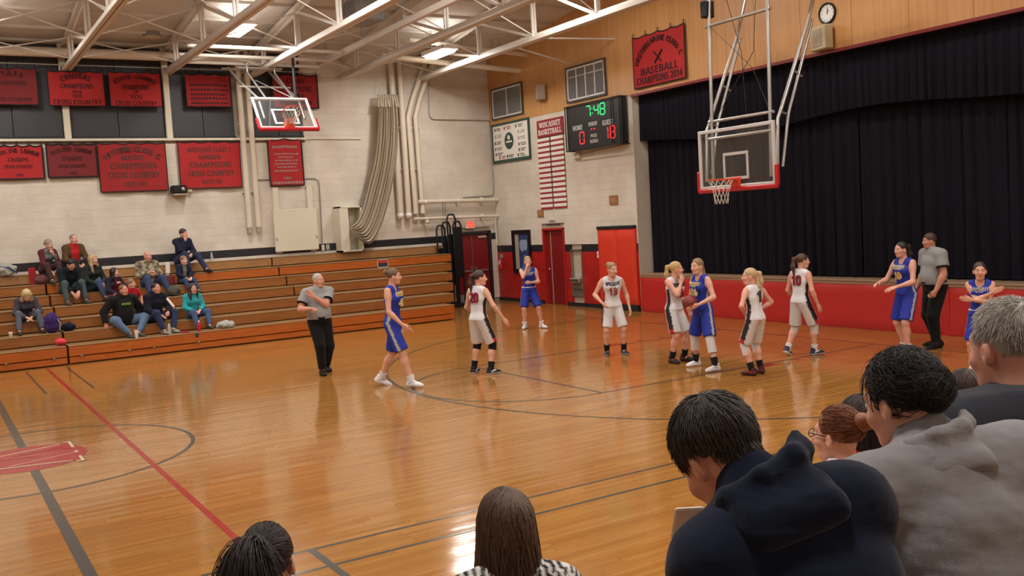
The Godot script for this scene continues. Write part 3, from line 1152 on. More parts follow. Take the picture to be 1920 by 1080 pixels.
	b.bbox(Vector3(.9, 2.53, WZ + .1), Vector3(1.22, 1.14, .07), .012)
	part(t, "door", b, M.pale_paint)
	for x in [.34, 1.46]:
		b = MB.new()
		b.bbox(Vector3(x, 2.3, WZ + .14), Vector3(.03, .09, .02), .004)
		part(t, "latch", b, M.speaker_tan)
	t = thing("wall_cabinet", "open shallow cream cabinet where the divider curtain is stowed", "cabinet")
	b = MB.new()
	b.span(Vector3(2.06, 1.84, WZ), Vector3(2.1, 3.1, WZ + .42)).span(Vector3(2.68, 1.84, WZ), Vector3(2.72, 3.1, WZ + .42)).span(Vector3(2.06, 3.06, WZ), Vector3(2.72, 3.1, WZ + .42)).span(Vector3(2.06, 1.84, WZ), Vector3(2.72, 1.88, WZ + .42))
	part(t, "case", b, M.pale_paint)
	b = MB.new()
	b.span(Vector3(2.1, 1.88, WZ + .005), Vector3(2.68, 3.06, WZ + .03))
	part(t, "back_panel", b, M.pale_paint)
	b = MB.new()
	b.span(Vector3(2.1, 1.88, WZ + .38), Vector3(2.32, 3.06, WZ + .41), .004)
	part(t, "front_panel", b, M.pale_paint)
	# the divider curtain, gathered and pulled aside
	t = thing("divider_curtain", "beige divider curtain gathered into folds and swept aside", "curtain")
	var cl = [Vector2(3.5, 6.05), Vector2(3.4, 5.2), Vector2(3.25, 4.38), Vector2(3.02, 3.7), Vector2(2.75, 3.05), Vector2(2.5, 2.68), Vector2(2.27, 2.5)]
	var cr = [Vector2(4.05, 6.03), Vector2(4.02, 5.1), Vector2(3.88, 4.25), Vector2(3.6, 3.25), Vector2(3.22, 2.45), Vector2(2.8, 2.03), Vector2(2.32, 2.36)]
	b = MB.new()
	b.sheet(130, 36, func(u, v):
		var w: float = v * 6.0
		var i = mini(int(w), 5)
		var fr = w - i
		var A: Vector2 = cl[i].cubic_interpolate(cl[i + 1], cl[maxi(i - 1, 0)], cl[mini(i + 2, 6)], fr)
		var C: Vector2 = cr[i].cubic_interpolate(cr[i + 1], cr[maxi(i - 1, 0)], cr[mini(i + 2, 6)], fr)
		var p = A.lerp(C, u)
		var wide = clampf(A.distance_to(C) / .5, .15, 1.2)
		var fold = (sin(u * TAU * 8.0 + .6 * sin(v * 3.0)) * .055 + .025 * sin(u * TAU * 19.0)) * wide
		return Vector3(p.x, p.y, WZ + .35 + fold + .26 * smoothstep(.45, .95, v)), .012)
	part(t, "cloth", b, M.curtain_tan)
	b = MB.new()
	for q in 9:
		var u = q / 8.0
		b.tube([Vector3(lerpf(3.5, 4.05, u), 6.18, WZ + .35), Vector3(lerpf(3.45, 4.08, u), 5.85, WZ + .4 + .03 * sin(q * 2.0))], .028, 6)
	part(t, "header", b, M.curtain_tan)
	b = MB.new()
	b.tube([Vector3(3.48, 6.2, WZ + .3), Vector3(4.1, 6.2, WZ + .3)], .02, 8)
	part(t, "head_rail", b, M.dull_steel)
	b = MB.new()
	b.tube([Vector3(3.6, 6.2, WZ + .3), Vector3(3.62, 6.9, WZ + .3)], .006, 5)
	b.tube([Vector3(3.75, 6.2, WZ + .3), Vector3(3.75, 6.6, WZ + .1), Vector3(3.75, 6.6, WZ)], .006, 5)
	part(t, "cord", b, M.white_metal)
	# video projector on the wall between banners
	t = thing("projector", "small black projector on a bracket between two red banners", "projector", Vector3(-2.14, 3.7, WZ))
	b = MB.new()
	b.bbox(Vector3(0, .02, .22), Vector3(.38, .2, .28), .03)
	part(t, "body", b, M.black_metal)
	b = MB.new()
	b.lathe([Vector2(.045, 0), Vector2(.05, .02), Vector2(.03, .03), Vector2(.001, .03)], 12, Transform3D(Basis(Vector3.RIGHT, PI / 2), Vector3(.08, .02, .36)))
	part(t, "lens", b, M.chrome)
	b = MB.new()
	b.span(Vector3(-.16, -.13, 0), Vector3(.22, -.09, .36), .006)
	part(t, "shelf", b, M.speaker_tan)
	b = MB.new()
	b.bbox(Vector3(.3, -.02, .06), Vector3(.12, .08, .1), .008)
	part(t, "power_box", b, M.beige_box)
	# red double door and the exit sign
	var d = setting("door_1")
	b = MB.new()
	b.span(Vector3(5.78, 0, WZ - .12), Vector3(5.86, 2.18, WZ + .03), .006).span(Vector3(7.02, 0, WZ - .12), Vector3(7.1, 2.18, WZ + .03), .006).span(Vector3(5.78, 2.1, WZ - .12), Vector3(7.1, 2.18, WZ + .03), .006)
	part(d, "door_frame", b, M.dark_frame)
	for s in 2:
		var x0 = 5.87 if s == 0 else 6.45
		b = MB.new()
		b.span(Vector3(x0, .02, WZ - .1), Vector3(x0 + .565, 2.09, WZ - .05), .005)
		var leaf = part(d, "door_leaf", b, M.door_red)
		b = MB.new()
		b.bbox(Vector3(x0 + .28, .98, WZ - .01), Vector3(.46, .05, .04), .01)
		part(leaf, "push_bar", b, M.dull_steel)
		b = MB.new()
		b.bbox(Vector3(x0 + (.5 if s == 0 else .06), 1.0, WZ - .01), Vector3(.05, .2, .06), .008)
		part(leaf, "latch_box", b, M.dull_steel)
		b = MB.new()
		b.span(Vector3(x0 + .01, .02, WZ - .052), Vector3(x0 + .555, .28, WZ - .044))
		part(leaf, "kick_plate", b, M.speaker_grille)
		if s == 1:
			b = MB.new()
			b.bbox(Vector3(x0 + .36, 2.0, WZ - .02), Vector3(.28, .07, .06), .01)
			part(leaf, "door_closer", b, M.speaker_tan)
	b = MB.new()
	b.span(Vector3(6.436, .02, WZ - .06), Vector3(6.45, 2.09, WZ - .035))
	part(d, "astragal", b, M.dull_steel)
	t = thing("exit_sign", "lit red exit sign above the red double door", "sign", Vector3(6.37, 2.4, WZ))
	b = MB.new()
	b.bbox(Vector3(0, 0, .04), Vector3(.32, .24, .08), .01)
	part(t, "housing", b, M.sign_white)
	b = MB.new()
	b.bbox(Vector3(0, 0, .081), Vector3(.25, .17, .006), .002)
	part(t, "face", b, M.exit_red)
	b = MB.new()
	text_mb(b, "EXIT", .1, .006, Transform3D(Basis(), Vector3(0, 0, .086)), false, .2)
	part(t, "lettering", b, M.sign_white)
	# black railings folded together on their cart behind the bleacher end
	t = thing("railing_cart", "stack of black bleacher railings folded upright beside the double door", "railing")
	for i in 4:
		var x = 5.12 + .13 * i
		var z = -12.62 + .1 * i
		var top: float = [2.42, 2.5, 2.72, 2.5][i]
		b = MB.new()
		b.tube([Vector3(x - .08, .04, z), Vector3(x - .1, top - .12, z), Vector3(x - .05, top, z), Vector3(x + .12, top, z), Vector3(x + .17, top - .12, z), Vector3(x + .17, .04, z)], .028, 8)
		var r = part(t, "railing", b, M.black_metal)
		b = MB.new()
		b.box(Vector3(x + .035, 1.0 + .2 * i, z), Vector3(.24, 1.5, .012))
		part(r, "infill", b, M.black_metal)
	b = MB.new()
	b.span(Vector3(5.0, .0, -12.8), Vector3(5.74, .1, -12.2), .01)
	part(t, "cart_base", b, M.black_metal)
	# stubs of pipe meeting the plywood wall
	k = 0
	for q in [[6.74, -11.18, 4.6], [7.12, -10.77, 5.2]]:
		t = thing("roof_pipe", ["lower cream pipe running under the trusses into the plywood wall", "upper cream pipe running under the trusses into the plywood wall"][k], "pipe")
		b = MB.new()
		b.tube([Vector3(q[2] - 1.6, q[0] + .25, q[1]), Vector3(WX - .012, q[0], q[1])], .075 if k == 0 else .06, 10)
		part(t, "pipe", b, M.pipe_paint)
		for x in [q[2], 6.4]:
			b = MB.new()
			b.tube([Vector3(x, q[0] + .1, q[1]), Vector3(x, roof_y(q[1]), q[1])], .008, 5)
			part(t, "hanger", b, M.dull_steel)
		k += 1

func build_stage_wall_fittings() -> void:
	var b: MB
	var t: Node3D
	# two framed louvre vents
	for i in 2:
		var z: float = [-11.95, -8.0][i]
		var w: float = 1.75
		t = thing("wall_vent", ["two panel grey vent near the corner in the plywood wall", "wide grey vent with white bars above the scoreboard"][i], "vent", Vector3.ZERO)
		t.transform = stage_tf(z, 5.96)
		b = MB.new()
		b.span(Vector3(-w / 2, -.47, .0), Vector3(w / 2, -.42, .06)).span(Vector3(-w / 2, .42, 0), Vector3(w / 2, .47, .06)).span(Vector3(-w / 2, -.42, 0), Vector3(-w / 2 + .05, .42, .06)).span(Vector3(w / 2 - .05, -.42, 0), Vector3(w / 2, .42, .06))
		part(t, "outer_frame", b, M.vent_dark)
		b = MB.new()
		b.span(Vector3(-.825, -.42, .0), Vector3(.825, -.38, .05)).span(Vector3(-.825, .38, 0), Vector3(.825, .42, .05)).span(Vector3(-.825, -.42, 0), Vector3(-.785, .42, .05)).span(Vector3(.785, -.42, 0), Vector3(.825, .42, .05))
		part(t, "inner_frame", b, M.white_metal)
		b = MB.new()
		b.span(Vector3(-.79, -.39, .0), Vector3(.79, .39, .012))
		part(t, "screen", b, M.speaker_grille)
		for k in 26:
			b = MB.new()
			b.box(Vector3(0, -.37 + k * .0296, .025), Vector3(1.57, .016, .022), Basis(Vector3.RIGHT, .6))
			part(t, "louvre", b, M.speaker_grille)
		for x in ([0.0] if i == 0 else [-.4, 0.0, .4]):
			b = MB.new()
			b.span(Vector3(x - .012, -.39, .03), Vector3(x + .012, .39, .05))
			part(t, "mullion", b, M.white_metal)
		if i == 1:
			b = MB.new()
			b.span(Vector3(-.79, .18, .03), Vector3(.79, .2, .05))
			part(t, "cross_bar", b, M.white_metal)
	# loudspeakers
	for i in 2:
		var q: Array = [[-9.97, 5.95, .36, .42], [-.2, 5.6, .46, .46]][i]
		t = thing("wall_speaker", ["small tan loudspeaker on plywood between the two vents", "beige square loudspeaker under the wall clock"][i], "speaker", Vector3.ZERO)
		t.transform = stage_tf(q[0], q[1]) * Transform3D(Basis(Vector3.UP, [-.5, -.25][i]), Vector3.ZERO)
		b = MB.new()
		b.bbox(Vector3(0, 0, .13), Vector3(q[2], q[3], .26 if i == 0 else .2), .02)
		part(t, "cabinet", b, M.speaker_tan if i == 0 else M.beige_box)
		b = MB.new()
		b.bbox(Vector3(0, 0, .262 if i == 0 else .235), Vector3(q[2] * .6, q[3] * .72, .012), .004)
		part(t, "grille", b, M.speaker_grille if i == 0 else M.speaker_tan)
	# clock
	t = thing("wall_clock", "round white wall clock with a black rim", "clock")
	t.transform = stage_tf(-.16, 6.06)
	var face = Transform3D(Basis(Vector3.RIGHT, PI / 2), Vector3.ZERO)
	b = MB.new()
	b.lathe([Vector2(.2, 0), Vector2(.2, .05), Vector2(.19, .06), Vector2(.17, .05), Vector2(.17, .03)], 32, face)
	part(t, "rim", b, M.black_metal)
	b = MB.new()
	b.lathe([Vector2(.172, .03), Vector2(.001, .031)], 32, face)
	part(t, "dial", b, M.clock_face)
	b = MB.new()
	for k in 12:
		var a = TAU * k / 12
		b.box(Vector3(sin(a) * .14, cos(a) * .14, .034), Vector3(.008, .026, .003), Basis(Vector3.BACK, -a))
	part(t, "hour_marks", b, M.black_metal)
	for k in 2:
		var a: float = [.1, .45][k]
		b = MB.new()
		b.box(Vector3(sin(a), cos(a), 0) * (.05 if k == 0 else .03) + Vector3(0, 0, .038 + k * .003), Vector3(.01, .13 if k == 0 else .09, .003), Basis(Vector3.BACK, -a))
		part(t, "hand", b, M.black_metal)
	# sponsor board
	t = thing("sponsor_board", "white sponsor board with a dark green frame and central oval", "sign")
	t.transform = stage_tf(-11.87, 4.78)
	b = MB.new()
	b.span(Vector3(-1.05, -.59, 0), Vector3(1.05, -.5, .05)).span(Vector3(-1.05, .53, 0), Vector3(1.05, .59, .05)).span(Vector3(-1.05, -.5, 0), Vector3(-.99, .53, .05)).span(Vector3(.99, -.5, 0), Vector3(1.05, .53, .05))
	part(t, "frame", b, M.board_green)
	b = MB.new()
	b.span(Vector3(-.99, -.5, .0), Vector3(.99, .53, .03))
	part(t, "face", b, M.sign_white)
	b = MB.new()
	b.lathe([Vector2(.001, .034), Vector2(.25, .034), Vector2(.25, .028)], 28, Transform3D(Basis.from_scale(Vector3(1, 1.0, 1)) * Basis(Vector3.RIGHT, PI / 2), Vector3(-.08, .03, 0)))
	var ov = part(t, "oval", b, M.board_green)
	b = MB.new()
	b.lathe([Vector2(.001, .038), Vector2(.07, .038), Vector2(.07, .03)], 16, Transform3D(Basis(Vector3.RIGHT, PI / 2), Vector3(-.09, .13, 0)))
	b.span(Vector3(-.24, -.02, .03), Vector3(.08, .03, .038))
	part(ov, "oval_mark", b, M.sign_white)
	rng.seed = 90
	for q in [[-.7, .42], [-.15, .42], [.5, .42], [-.7, .22], [.62, .24], [-.72, .02], [.62, .06], [-.72, -.16], [.62, -.12], [-.7, -.32], [.62, -.28], [-.5, -.43], [-.05, -.42], [.55, -.43]]:
		b = MB.new()
		b.box(Vector3(q[0] - .16, q[1], .032), Vector3(.06, .09, .004))
		for l in 2:
			b.box(Vector3(q[0] + .06 + rng.randf_range(-.03, .03), q[1] + .025 - .05 * l, .032), Vector3(rng.randf_range(.18, .32), .022, .004))
		part(t, "sponsor_print", b, [M.vent_dark, M.dark_panel, M.slat_red, M.speaker_grille][rng.randi() % 4])
	# maroon sign and the record slats under it
	t = thing("team_sign", "maroon sign with white serif lettering above striped slats", "sign")
	t.transform = stage_tf(-9.77, 4.96)
	b = MB.new()
	b.bbox(Vector3(0, 0, .02), Vector3(1.29, .48, .04), .008)
	part(t, "board", b, M.sign_maroon)
	b = MB.new()
	text_mb(b, "WISCASSET", .14, .008, Transform3D(Basis(), Vector3(0, .1, .043)), true, 1.06)
	part(t, "lettering", b, M.sign_white)
	b = MB.new()
	text_mb(b, "BASKETBALL", .14, .008, Transform3D(Basis(), Vector3(0, -.1, .043)), true, 1.14)
	part(t, "lettering", b, M.sign_white)
	t = thing("record_board", "two columns of white and red record slats below the maroon sign", "board")
	t.transform = stage_tf(-9.8, 3.73)
	b = MB.new()
	b.span(Vector3(-.64, -1.0, 0), Vector3(.64, 1.0, .012))
	part(t, "backing", b, M.vent_dark)
	for c in 2:
		for k in 14:
			b = MB.new()
			var x = -.335 if c == 0 else .335
			b.bbox(Vector3(x, .925 - k * .1425, .025), Vector3(.6, .086, .026), .004)
			part(t, "slat", b, M.slat_white)
			b = MB.new()
			b.bbox(Vector3(x, .856 - k * .1425, .022), Vector3(.6, .046, .02), .004)
			part(t, "stripe", b, M.slat_red)
	# scoreboard
	t = thing("scoreboard", "black electronic scoreboard with green clock and red digits", "scoreboard")
	t.transform = stage_tf(-7.5, 4.77)
	b = MB.new()
	b.bbox(Vector3(0, 0, .14), Vector3(2.34, 1.14, .2), .015)
	part(t, "cabinet", b, M.scoreboard_black)
	b = MB.new()
	for s in [-1, 1]:
		b.tube([Vector3(s * 1.16, -.58, .28), Vector3(s * 1.16, .58, .28)], .018, 6)
	b.tube([Vector3(-1.16, .58, .28), Vector3(1.16, .58, .28)], .018, 6)
	b.tube([Vector3(-1.16, -.58, .28), Vector3(1.16, -.58, .28)], .018, 6)
	b.tube([Vector3(.82, -.58, .28), Vector3(.82, .58, .28)], .014, 6)
	for s in [-1, 1]:
		for u in [-1, 1]: b.tube([Vector3(s * 1.16, u * .58, 0), Vector3(s * 1.16, u * .58, .28)], .014, 6)
	part(t, "guard", b, M.black_metal)
	b = MB.new()
	b.span(Vector3(-1.15, -.5, .0), Vector3(-1.08, .5, .238))
	part(t, "side_strip", b, M.speaker_grille)
	for q in [["HOME", -.67, .0, .13, .42], ["GUEST", .62, .0, .13, .44], ["PERIOD", 0, .03, .1, .36], ["POSS", .02, -.27, .09, .26], ["BONUS", .02, -.41, .09, .34]]:
		b = MB.new()
		text_mb(b, q[0], q[3], .004, Transform3D(Basis(), Vector3(q[1], q[2], .243)), false, q[4])
		part(t, "lettering", b, M.score_white)
	var dg = [["7", -.17, .36, .17, .28, "digit_green"], ["4", .17, .36, .17, .28, "digit_green"], ["8", .43, .36, .19, .28, "digit_green"], ["0", -.5, -.28, .19, .3, "digit_red"], ["1", .56, -.26, .1, .3, "digit_red"], ["8", .8, -.26, .18, .3, "digit_red"]]
	for q in dg: digit(t, q[0], q[1], q[2], q[3], q[4], M[q[5]])
	b = MB.new()
	for y in [.3, .42]: b.bbox(Vector3(.0, y, .243), Vector3(.028, .028, .006), .002)
	part(t, "colon", b, M.digit_green)
	for x in [-.07, .05]:
		b = MB.new()
		b.bbox(Vector3(x, -.1, .243), Vector3(.05, .03, .006), .002)
		part(t, "period_light", b, M.digit_red)
	t = thing("junction_box", "small cream junction box on the wall under the scoreboard", "box")
	t.transform = stage_tf(-8.56, 4.06)
	b = MB.new()
	b.bbox(Vector3(0, 0, .04), Vector3(.28, .16, .08), .01)
	part(t, "case", b, M.pale_paint)
	b = MB.new()
	b.tube([Vector3(.14, 0, .03), Vector3(2.15, .1, .03)], .018, 6)
	part(t, "conduit", b, M.pale_paint)
	# plaques
	for i in 2:
		var q: Array = [[-7.09, 2.82, .34, .24], [-10.5, 2.6, .3, .2]][i]
		t = thing("wood_plaque", ["larger square wooden plaque below the scoreboard", "smaller wooden plaque under the record slats"][i], "plaque")
		t.transform = stage_tf(q[0], q[1])
		b = MB.new()
		b.bbox(Vector3(0, 0, .015), Vector3(q[2], q[3], .03), .006)
		part(t, "board", b, M.wood_plaque)
		b = MB.new()
		b.bbox(Vector3(0, 0, .032), Vector3(q[2] * .5, q[3] * .4, .004), .001)
		part(t, "plate", b, M.nose_tan)
	# locker room door
	var d = setting("door_2")
	b = MB.new()
	b.span(Vector3(WX - .02, 0, -10.48), Vector3(WX + .2, 2.17, -10.42), .006).span(Vector3(WX - .02, 0, -9.46), Vector3(WX + .2, 2.17, -9.4), .006).span(Vector3(WX - .02, 2.11, -10.48), Vector3(WX + .2, 2.17, -9.4), .006)
	part(d, "door_frame", b, M.block_red)
	b = MB.new()
	b.span(Vector3(WX + .09, .01, -10.42), Vector3(WX + .13, 2.11, -9.46), .004)
	var leaf = part(d, "door_leaf", b, M.door_red)
	b = MB.new()
	b.span(Vector3(WX + .08, .01, -10.22), Vector3(WX + .095, 2.08, -10.19))
	part(leaf, "edge_strip", b, M.speaker_tan)
	b = MB.new()
	b.sphere(Vector3(WX + .06, 1.0, -10.3), Vector3(.03, .03, .03), 10)
	part(leaf, "knob", b, M.chrome)
	b = MB.new()
	text_mb(b, "GIRLS", .06, .004, stage_tf(-9.95, 2.36, .002), false, .3)
	part(d, "lettering", b, M.dark_frame)
	b = MB.new()
	text_mb(b, "LOCKER ROOM", .06, .004, stage_tf(-9.93, 2.27, .002), false, .66)
	part(d, "lettering", b, M.dark_frame)
	# framed poster
	t = thing("poster_frame", "black framed blue poster on the red wall beside the double door", "poster")
	t.transform = stage_tf(-11.6, 1.51)
	b = MB.new()
	b.span(Vector3(-.5, -.64, 0), Vector3(.5, -.52, .05)).span(Vector3(-.5, .52, 0), Vector3(.5, .64, .05)).span(Vector3(-.5, -.52, 0), Vector3(-.36, .52, .05)).span(Vector3(.4, -.52, 0), Vector3(.5, .52, .05))
	part(t, "frame", b, M.black_metal)
	b = MB.new()
	b.span(Vector3(-.36, -.52, .0), Vector3(.4, .52, .02))
	part(t, "print", b, mat("poster_blue", "31426f", .4))
	b = MB.new()
	b.span(Vector3(-.36, -.52, .02), Vector3(-.16, .52, .023))
	part(t, "tan_strip", b, M.speaker_tan)
	b = MB.new()
	b.prism(PackedVector2Array([Vector2(-.1, .3), Vector2(.02, .36), Vector2(.3, .34), Vector2(.3, .1), Vector2(.2, .02), Vector2(.12, .06), Vector2(.02, -.02), Vector2(-.1, .1)]), .004, Transform3D(Basis(), Vector3(0, 0, .02)))
	b.prism(PackedVector2Array([Vector2(.12, -.1), Vector2(.16, -.1), Vector2(.06, -.5), Vector2(.02, -.5)]), .004, Transform3D(Basis(), Vector3(0, 0, .02)))
	part(t, "print_shapes", b, mat("poster_pale", "8d9db8", .4))
	# extinguisher on its hook
	t = thing("fire_extinguisher", "small red extinguisher with a pale gauge hung in the corner", "extinguisher")
	t.transform = stage_tf(-12.75, 1.2)
	b = MB.new()
	b.lathe([Vector2(.001, -.24), Vector2(.05, -.235), Vector2(.055, -.2), Vector2(.055, .0), Vector2(.045, .05), Vector2(.02, .08), Vector2(.02, .11), Vector2(.001, .12)], 14, Transform3D(Basis(), Vector3(0, 0, .08)))
	part(t, "cylinder", b, M.board_pad)
	b = MB.new()
	b.bbox(Vector3(0, -.02, .137), Vector3(.07, .12, .006), .002)
	part(t, "label_plate", b, M.sign_white)
	b = MB.new()
	b.bbox(Vector3(.02, .14, .08), Vector3(.14, .03, .03), .006)
	b.tube([Vector3(-.03, .11, .08), Vector3(-.09, .08, .08), Vector3(-.1, -.02, .08)], .01, 6)
	b.bbox(Vector3(0, .17, .04), Vector3(.05, .12, .08), .006)
	part(t, "valve_handle", b, M.speaker_grille)
	# drinking fountain in its niche
	t = thing("drinking_fountain", "stainless steel drinking fountain set into the red wall", "fountain")
	t.transform = stage_tf(-8.86, .92)
	b = MB.new()
	b.span(Vector3(-.26, -.65, -.2), Vector3(.26, .65, -.16))
	b.span(Vector3(-.26, -.65, -.2), Vector3(-.23, .65, .02)).span(Vector3(.23, -.65, -.2), Vector3(.26, .65, .02)).span(Vector3(-.26, .61, -.2), Vector3(.26, .65, .02))
	part(t, "niche", b, M.dull_steel)
	b = MB.new()
	b.bbox(Vector3(0, -.2, -.02), Vector3(.46, .14, .3), .03)
	part(t, "basin", b, M.chrome)
	b = MB.new()
	b.bbox(Vector3(0, -.36, -.06), Vector3(.46, .17, .18), .02)
	part(t, "apron", b, M.dull_steel)
	b = MB.new()
	b.span(Vector3(-.23, -.65, -.16), Vector3(.23, -.46, .0), .006)
	part(t, "lower_panel", b, M.dull_steel)
	b = MB.new()
	b.tube([Vector3(.1, -.13, -.06), Vector3(.1, -.07, -.06), Vector3(.07, -.05, -.05)], .012, 8)
	part(t, "spout", b, M.chrome)
	# tall folded mats beside the stage
	t = thing("folded_mat", "tall orange red padded mat leaning against the wall by the stage", "mat")
	for i in 2:
		b = MB.new()
		var z0 = -7.78 + .77 * i
		b.sheet(10, 16, func(u, v):
			var e = minf(minf(u, 1 - u) * 7.0, minf(v, 1 - v) * 14.0)
			return Vector3(WX - .05 - .05 * clampf(e, 0, 1), lerpf(.16, 2.08, v), z0 + .765 * u), .02)
		b.span(Vector3(WX - .05, .16, z0), Vector3(WX - .002, 2.08, z0 + .765))
		part(t, "panel", b, M.mat_orange)
	b = MB.new()
	b.span(Vector3(WX - .1, 2.08, -7.78), Vector3(WX - .002, 2.16, -6.24), .01)
	part(t, "top_binding", b, M.black_soft)
	b = MB.new()
	b.span(Vector3(WX - .09, .0, -7.78), Vector3(WX - .002, .16, -6.24), .01)
	part(t, "base_strip", b, M.black_soft)
	t = thing("light_switch", "small cream switch plate beside the tall mat", "switch")
	t.transform = stage_tf(-7.88, 1.42)
	b = MB.new()
	b.bbox(Vector3(0, 0, .008), Vector3(.06, .18, .016), .004)
	part(t, "plate", b, M.sign_white)
	b = MB.new()
	b.bbox(Vector3(0, 0, .02), Vector3(.015, .03, .016), .003)
	part(t, "toggle", b, M.speaker_tan)

func digit(t: Node3D, ch: String, x: float, y: float, w: float, h: float, m: Material) -> void:
	var seg = {"0": "abcdef", "1": "bc", "4": "fgbc", "7": "abc", "8": "abcdefg"}
	var b = MB.new()
	var th = .026
	for c in seg[ch]:
		match c:
			"a": b.bbox(Vector3(x, y + h / 2, .243), Vector3(w - .03, th, .006), .002)
			"g": b.bbox(Vector3(x, y, .243), Vector3(w - .03, th, .006), .002)
			"d": b.bbox(Vector3(x, y - h / 2, .243), Vector3(w - .03, th, .006), .002)
			"f": b.bbox(Vector3(x - w / 2, y + h / 4, .243), Vector3(th, h / 2 - .03, .006), .002)
			"b": b.bbox(Vector3(x + w / 2, y + h / 4, .243), Vector3(th, h / 2 - .03, .006), .002)
			"e": b.bbox(Vector3(x - w / 2, y - h / 4, .243), Vector3(th, h / 2 - .03, .006), .002)
			"c": b.bbox(Vector3(x + w / 2, y - h / 4, .243), Vector3(th, h / 2 - .03, .006), .002)
	part(t, "digit", b, m)

# ---------------------------------------------------------------- roof steel
func build_trusses() -> void:
	var xs = [-11.55, -9.2, -6.85, -4.49, -2.13, .05, 2.6, 4.95]
	var nodes = [-12.0, -9.4, -6.8, -4.3, -1.8, .0, 1.8, 4.3, 6.8, 9.4, 12.0]
	for k in xs.size():
		var x: float = xs[k]
		var t = thing("roof_truss", "cream painted steel roof truss spanning the gym above the court", "truss", Vector3(x, 6.65, 0), 0, "roof trusses")
		var b = MB.new()
		for s in [-1, 1]:
			b.bbox(Vector3(s * .055, .05, 0), Vector3(.09, .1, 26.6), .008)
			b.bbox(Vector3(s * .016, .1, 0), Vector3(.012, .14, 26.6), .003)
		part(t, "bottom_chord", b, M.steel_paint)
		for s in [-1.0, 1.0]:
			b = MB.new()
			var p = Vector3(0, roof_y(13.3) - 6.65 - .14, s * 13.3)
			var q = Vector3(0, roof_y(0) - 6.65 - .14, 0)
			b.bar(p, q, .2, .1)
			b.bar(p - Vector3(0, .07, 0), q - Vector3(0, .07, 0), .03, .1)
			part(t, "top_chord", b, M.steel_paint)
		for i in nodes.size():
			var z: float = nodes[i]
			b = MB.new()
			for s in [-1, 1]: b.bar(Vector3(s * .035, .08, z), Vector3(s * .035, roof_y(z) - 6.65 - .12, z), .05, .05)
			part(t, "upright", b, M.steel_paint)
			if i < 5:
				var zo: float = nodes[i - 1] if i > 0 else -13.2
				b = MB.new()
				b.bar(Vector3(0, .1, z), Vector3(0, roof_y(zo) - 6.65 - .16, zo), .06, .06)
				part(t, "diagonal", b, M.steel_paint)
			elif i > 5:
				var zo: float = nodes[i + 1] if i < 10 else 13.2
				b = MB.new()
				b.bar(Vector3(0, .1, z), Vector3(0, roof_y(zo) - 6.65 - .16, zo), .06, .06)
				part(t, "diagonal", b, M.steel_paint)
		if k > 0:
			var dx: float = xs[k - 1] - x
			for z in [-12.0, -9.4, -6.8, -4.3, -1.8]:
				for s in 2:
					b = MB.new()
					var lowp = Vector3(0 if s == 0 else dx, .12, z)
					var hip = Vector3(dx if s == 0 else 0.0, roof_y(z) - 6.65 - .2, z)
					b.tube([lowp, hip], .016, 5)
					part(t, "sway_rod", b, M.steel_paint)
	# ribbed lamp shades that are switched off
	for q in [[-2.66, -12.0, 7.36], [5.77, -11.9, 7.38], [-7.8, -7.2, 7.4]]:
		var t = thing("unlit_lamp", "grey ribbed bell shade of an unlit high bay lamp", "lamp", Vector3(q[0], q[2], q[1]), 0, "unlit bell lamps")
		var b = MB.new()
		b.lathe([Vector2(.21, 0), Vector2(.2, .1), Vector2(.17, .24), Vector2(.11, .36), Vector2(.05, .4), Vector2(.04, .44)], 20)
		b.lathe([Vector2(.205, .0), Vector2(.195, .1), Vector2(.16, .24), Vector2(.1, .34), Vector2(.001, .38)], 20)
		part(t, "shade", b, M.speaker_grille)
		b = MB.new()
		b.lathe([Vector2(.001, .02), Vector2(.2, .022), Vector2(.21, .0), Vector2(.2, -.005), Vector2(.001, .015)], 20)
		part(t, "lens", b, M.pale_paint)
		b = MB.new()
		b.tube([Vector3(0, .42, 0), Vector3(0, roof_y(q[1]) - q[2], 0)], .012, 6)
		part(t, "stem", b, M.dull_steel)
	# unit heater and duct work high between the trusses
	var t = thing("unit_heater", "grey unit heater hung with cables high between the trusses", "heater", Vector3(1.2, 7.4, -8.2))
	var b = MB.new()
	b.bbox(Vector3.ZERO, Vector3(.7, .5, .9), .03)
	part(t, "case", b, M.speaker_grille)
	for k in 8:
		b = MB.new()
		b.box(Vector3(-.36, -.2 + k * .055, 0), Vector3(.03, .02, .8), Basis(Vector3.BACK, .5))
		part(t, "louvre", b, M.dull_steel)
	for q in [[-.3, -.4], [.3, -.4], [-.3, .4], [.3, .4]]:
		b = MB.new()
		b.tube([Vector3(q[0], .25, q[1]), Vector3(q[0], roof_y(-8.2) - 7.4, q[1])], .01, 5)
		part(t, "hanger", b, M.dull_steel)
	t = thing("divider_track", "long cream curtain track hung under the roof beside a truss", "track", Vector3(1.75, 6.98, 0))
	b = MB.new()
	b.bbox(Vector3(0, 0, -4.5), Vector3(.12, .14, 16.2), .01)
	part(t, "rail", b, M.steel_paint)
	for z in [-12.0, -9.6, -7.2, -4.8, -2.4]:
		b = MB.new()
		b.tube([Vector3(0, .06, z), Vector3(0, roof_y(z) - 6.98, z)], .012, 5)
		part(t, "hanger", b, M.dull_steel)
	t = thing("bracing_bar", "thin tan sway bars fixed from the truss to the plywood wall", "brace")
	b = MB.new()
	b.tube([Vector3(4.95, 6.85, -7.4), Vector3(WX - .01, 6.81, -6.73)], .022, 6)
	part(t, "bar", b, M.steel_paint)
	b = MB.new()
	b.tube([Vector3(4.95, 6.75, -7.9), Vector3(WX - .01, 6.5, -8.6)], .022, 6)
	part(t, "bar", b, M.steel_paint)

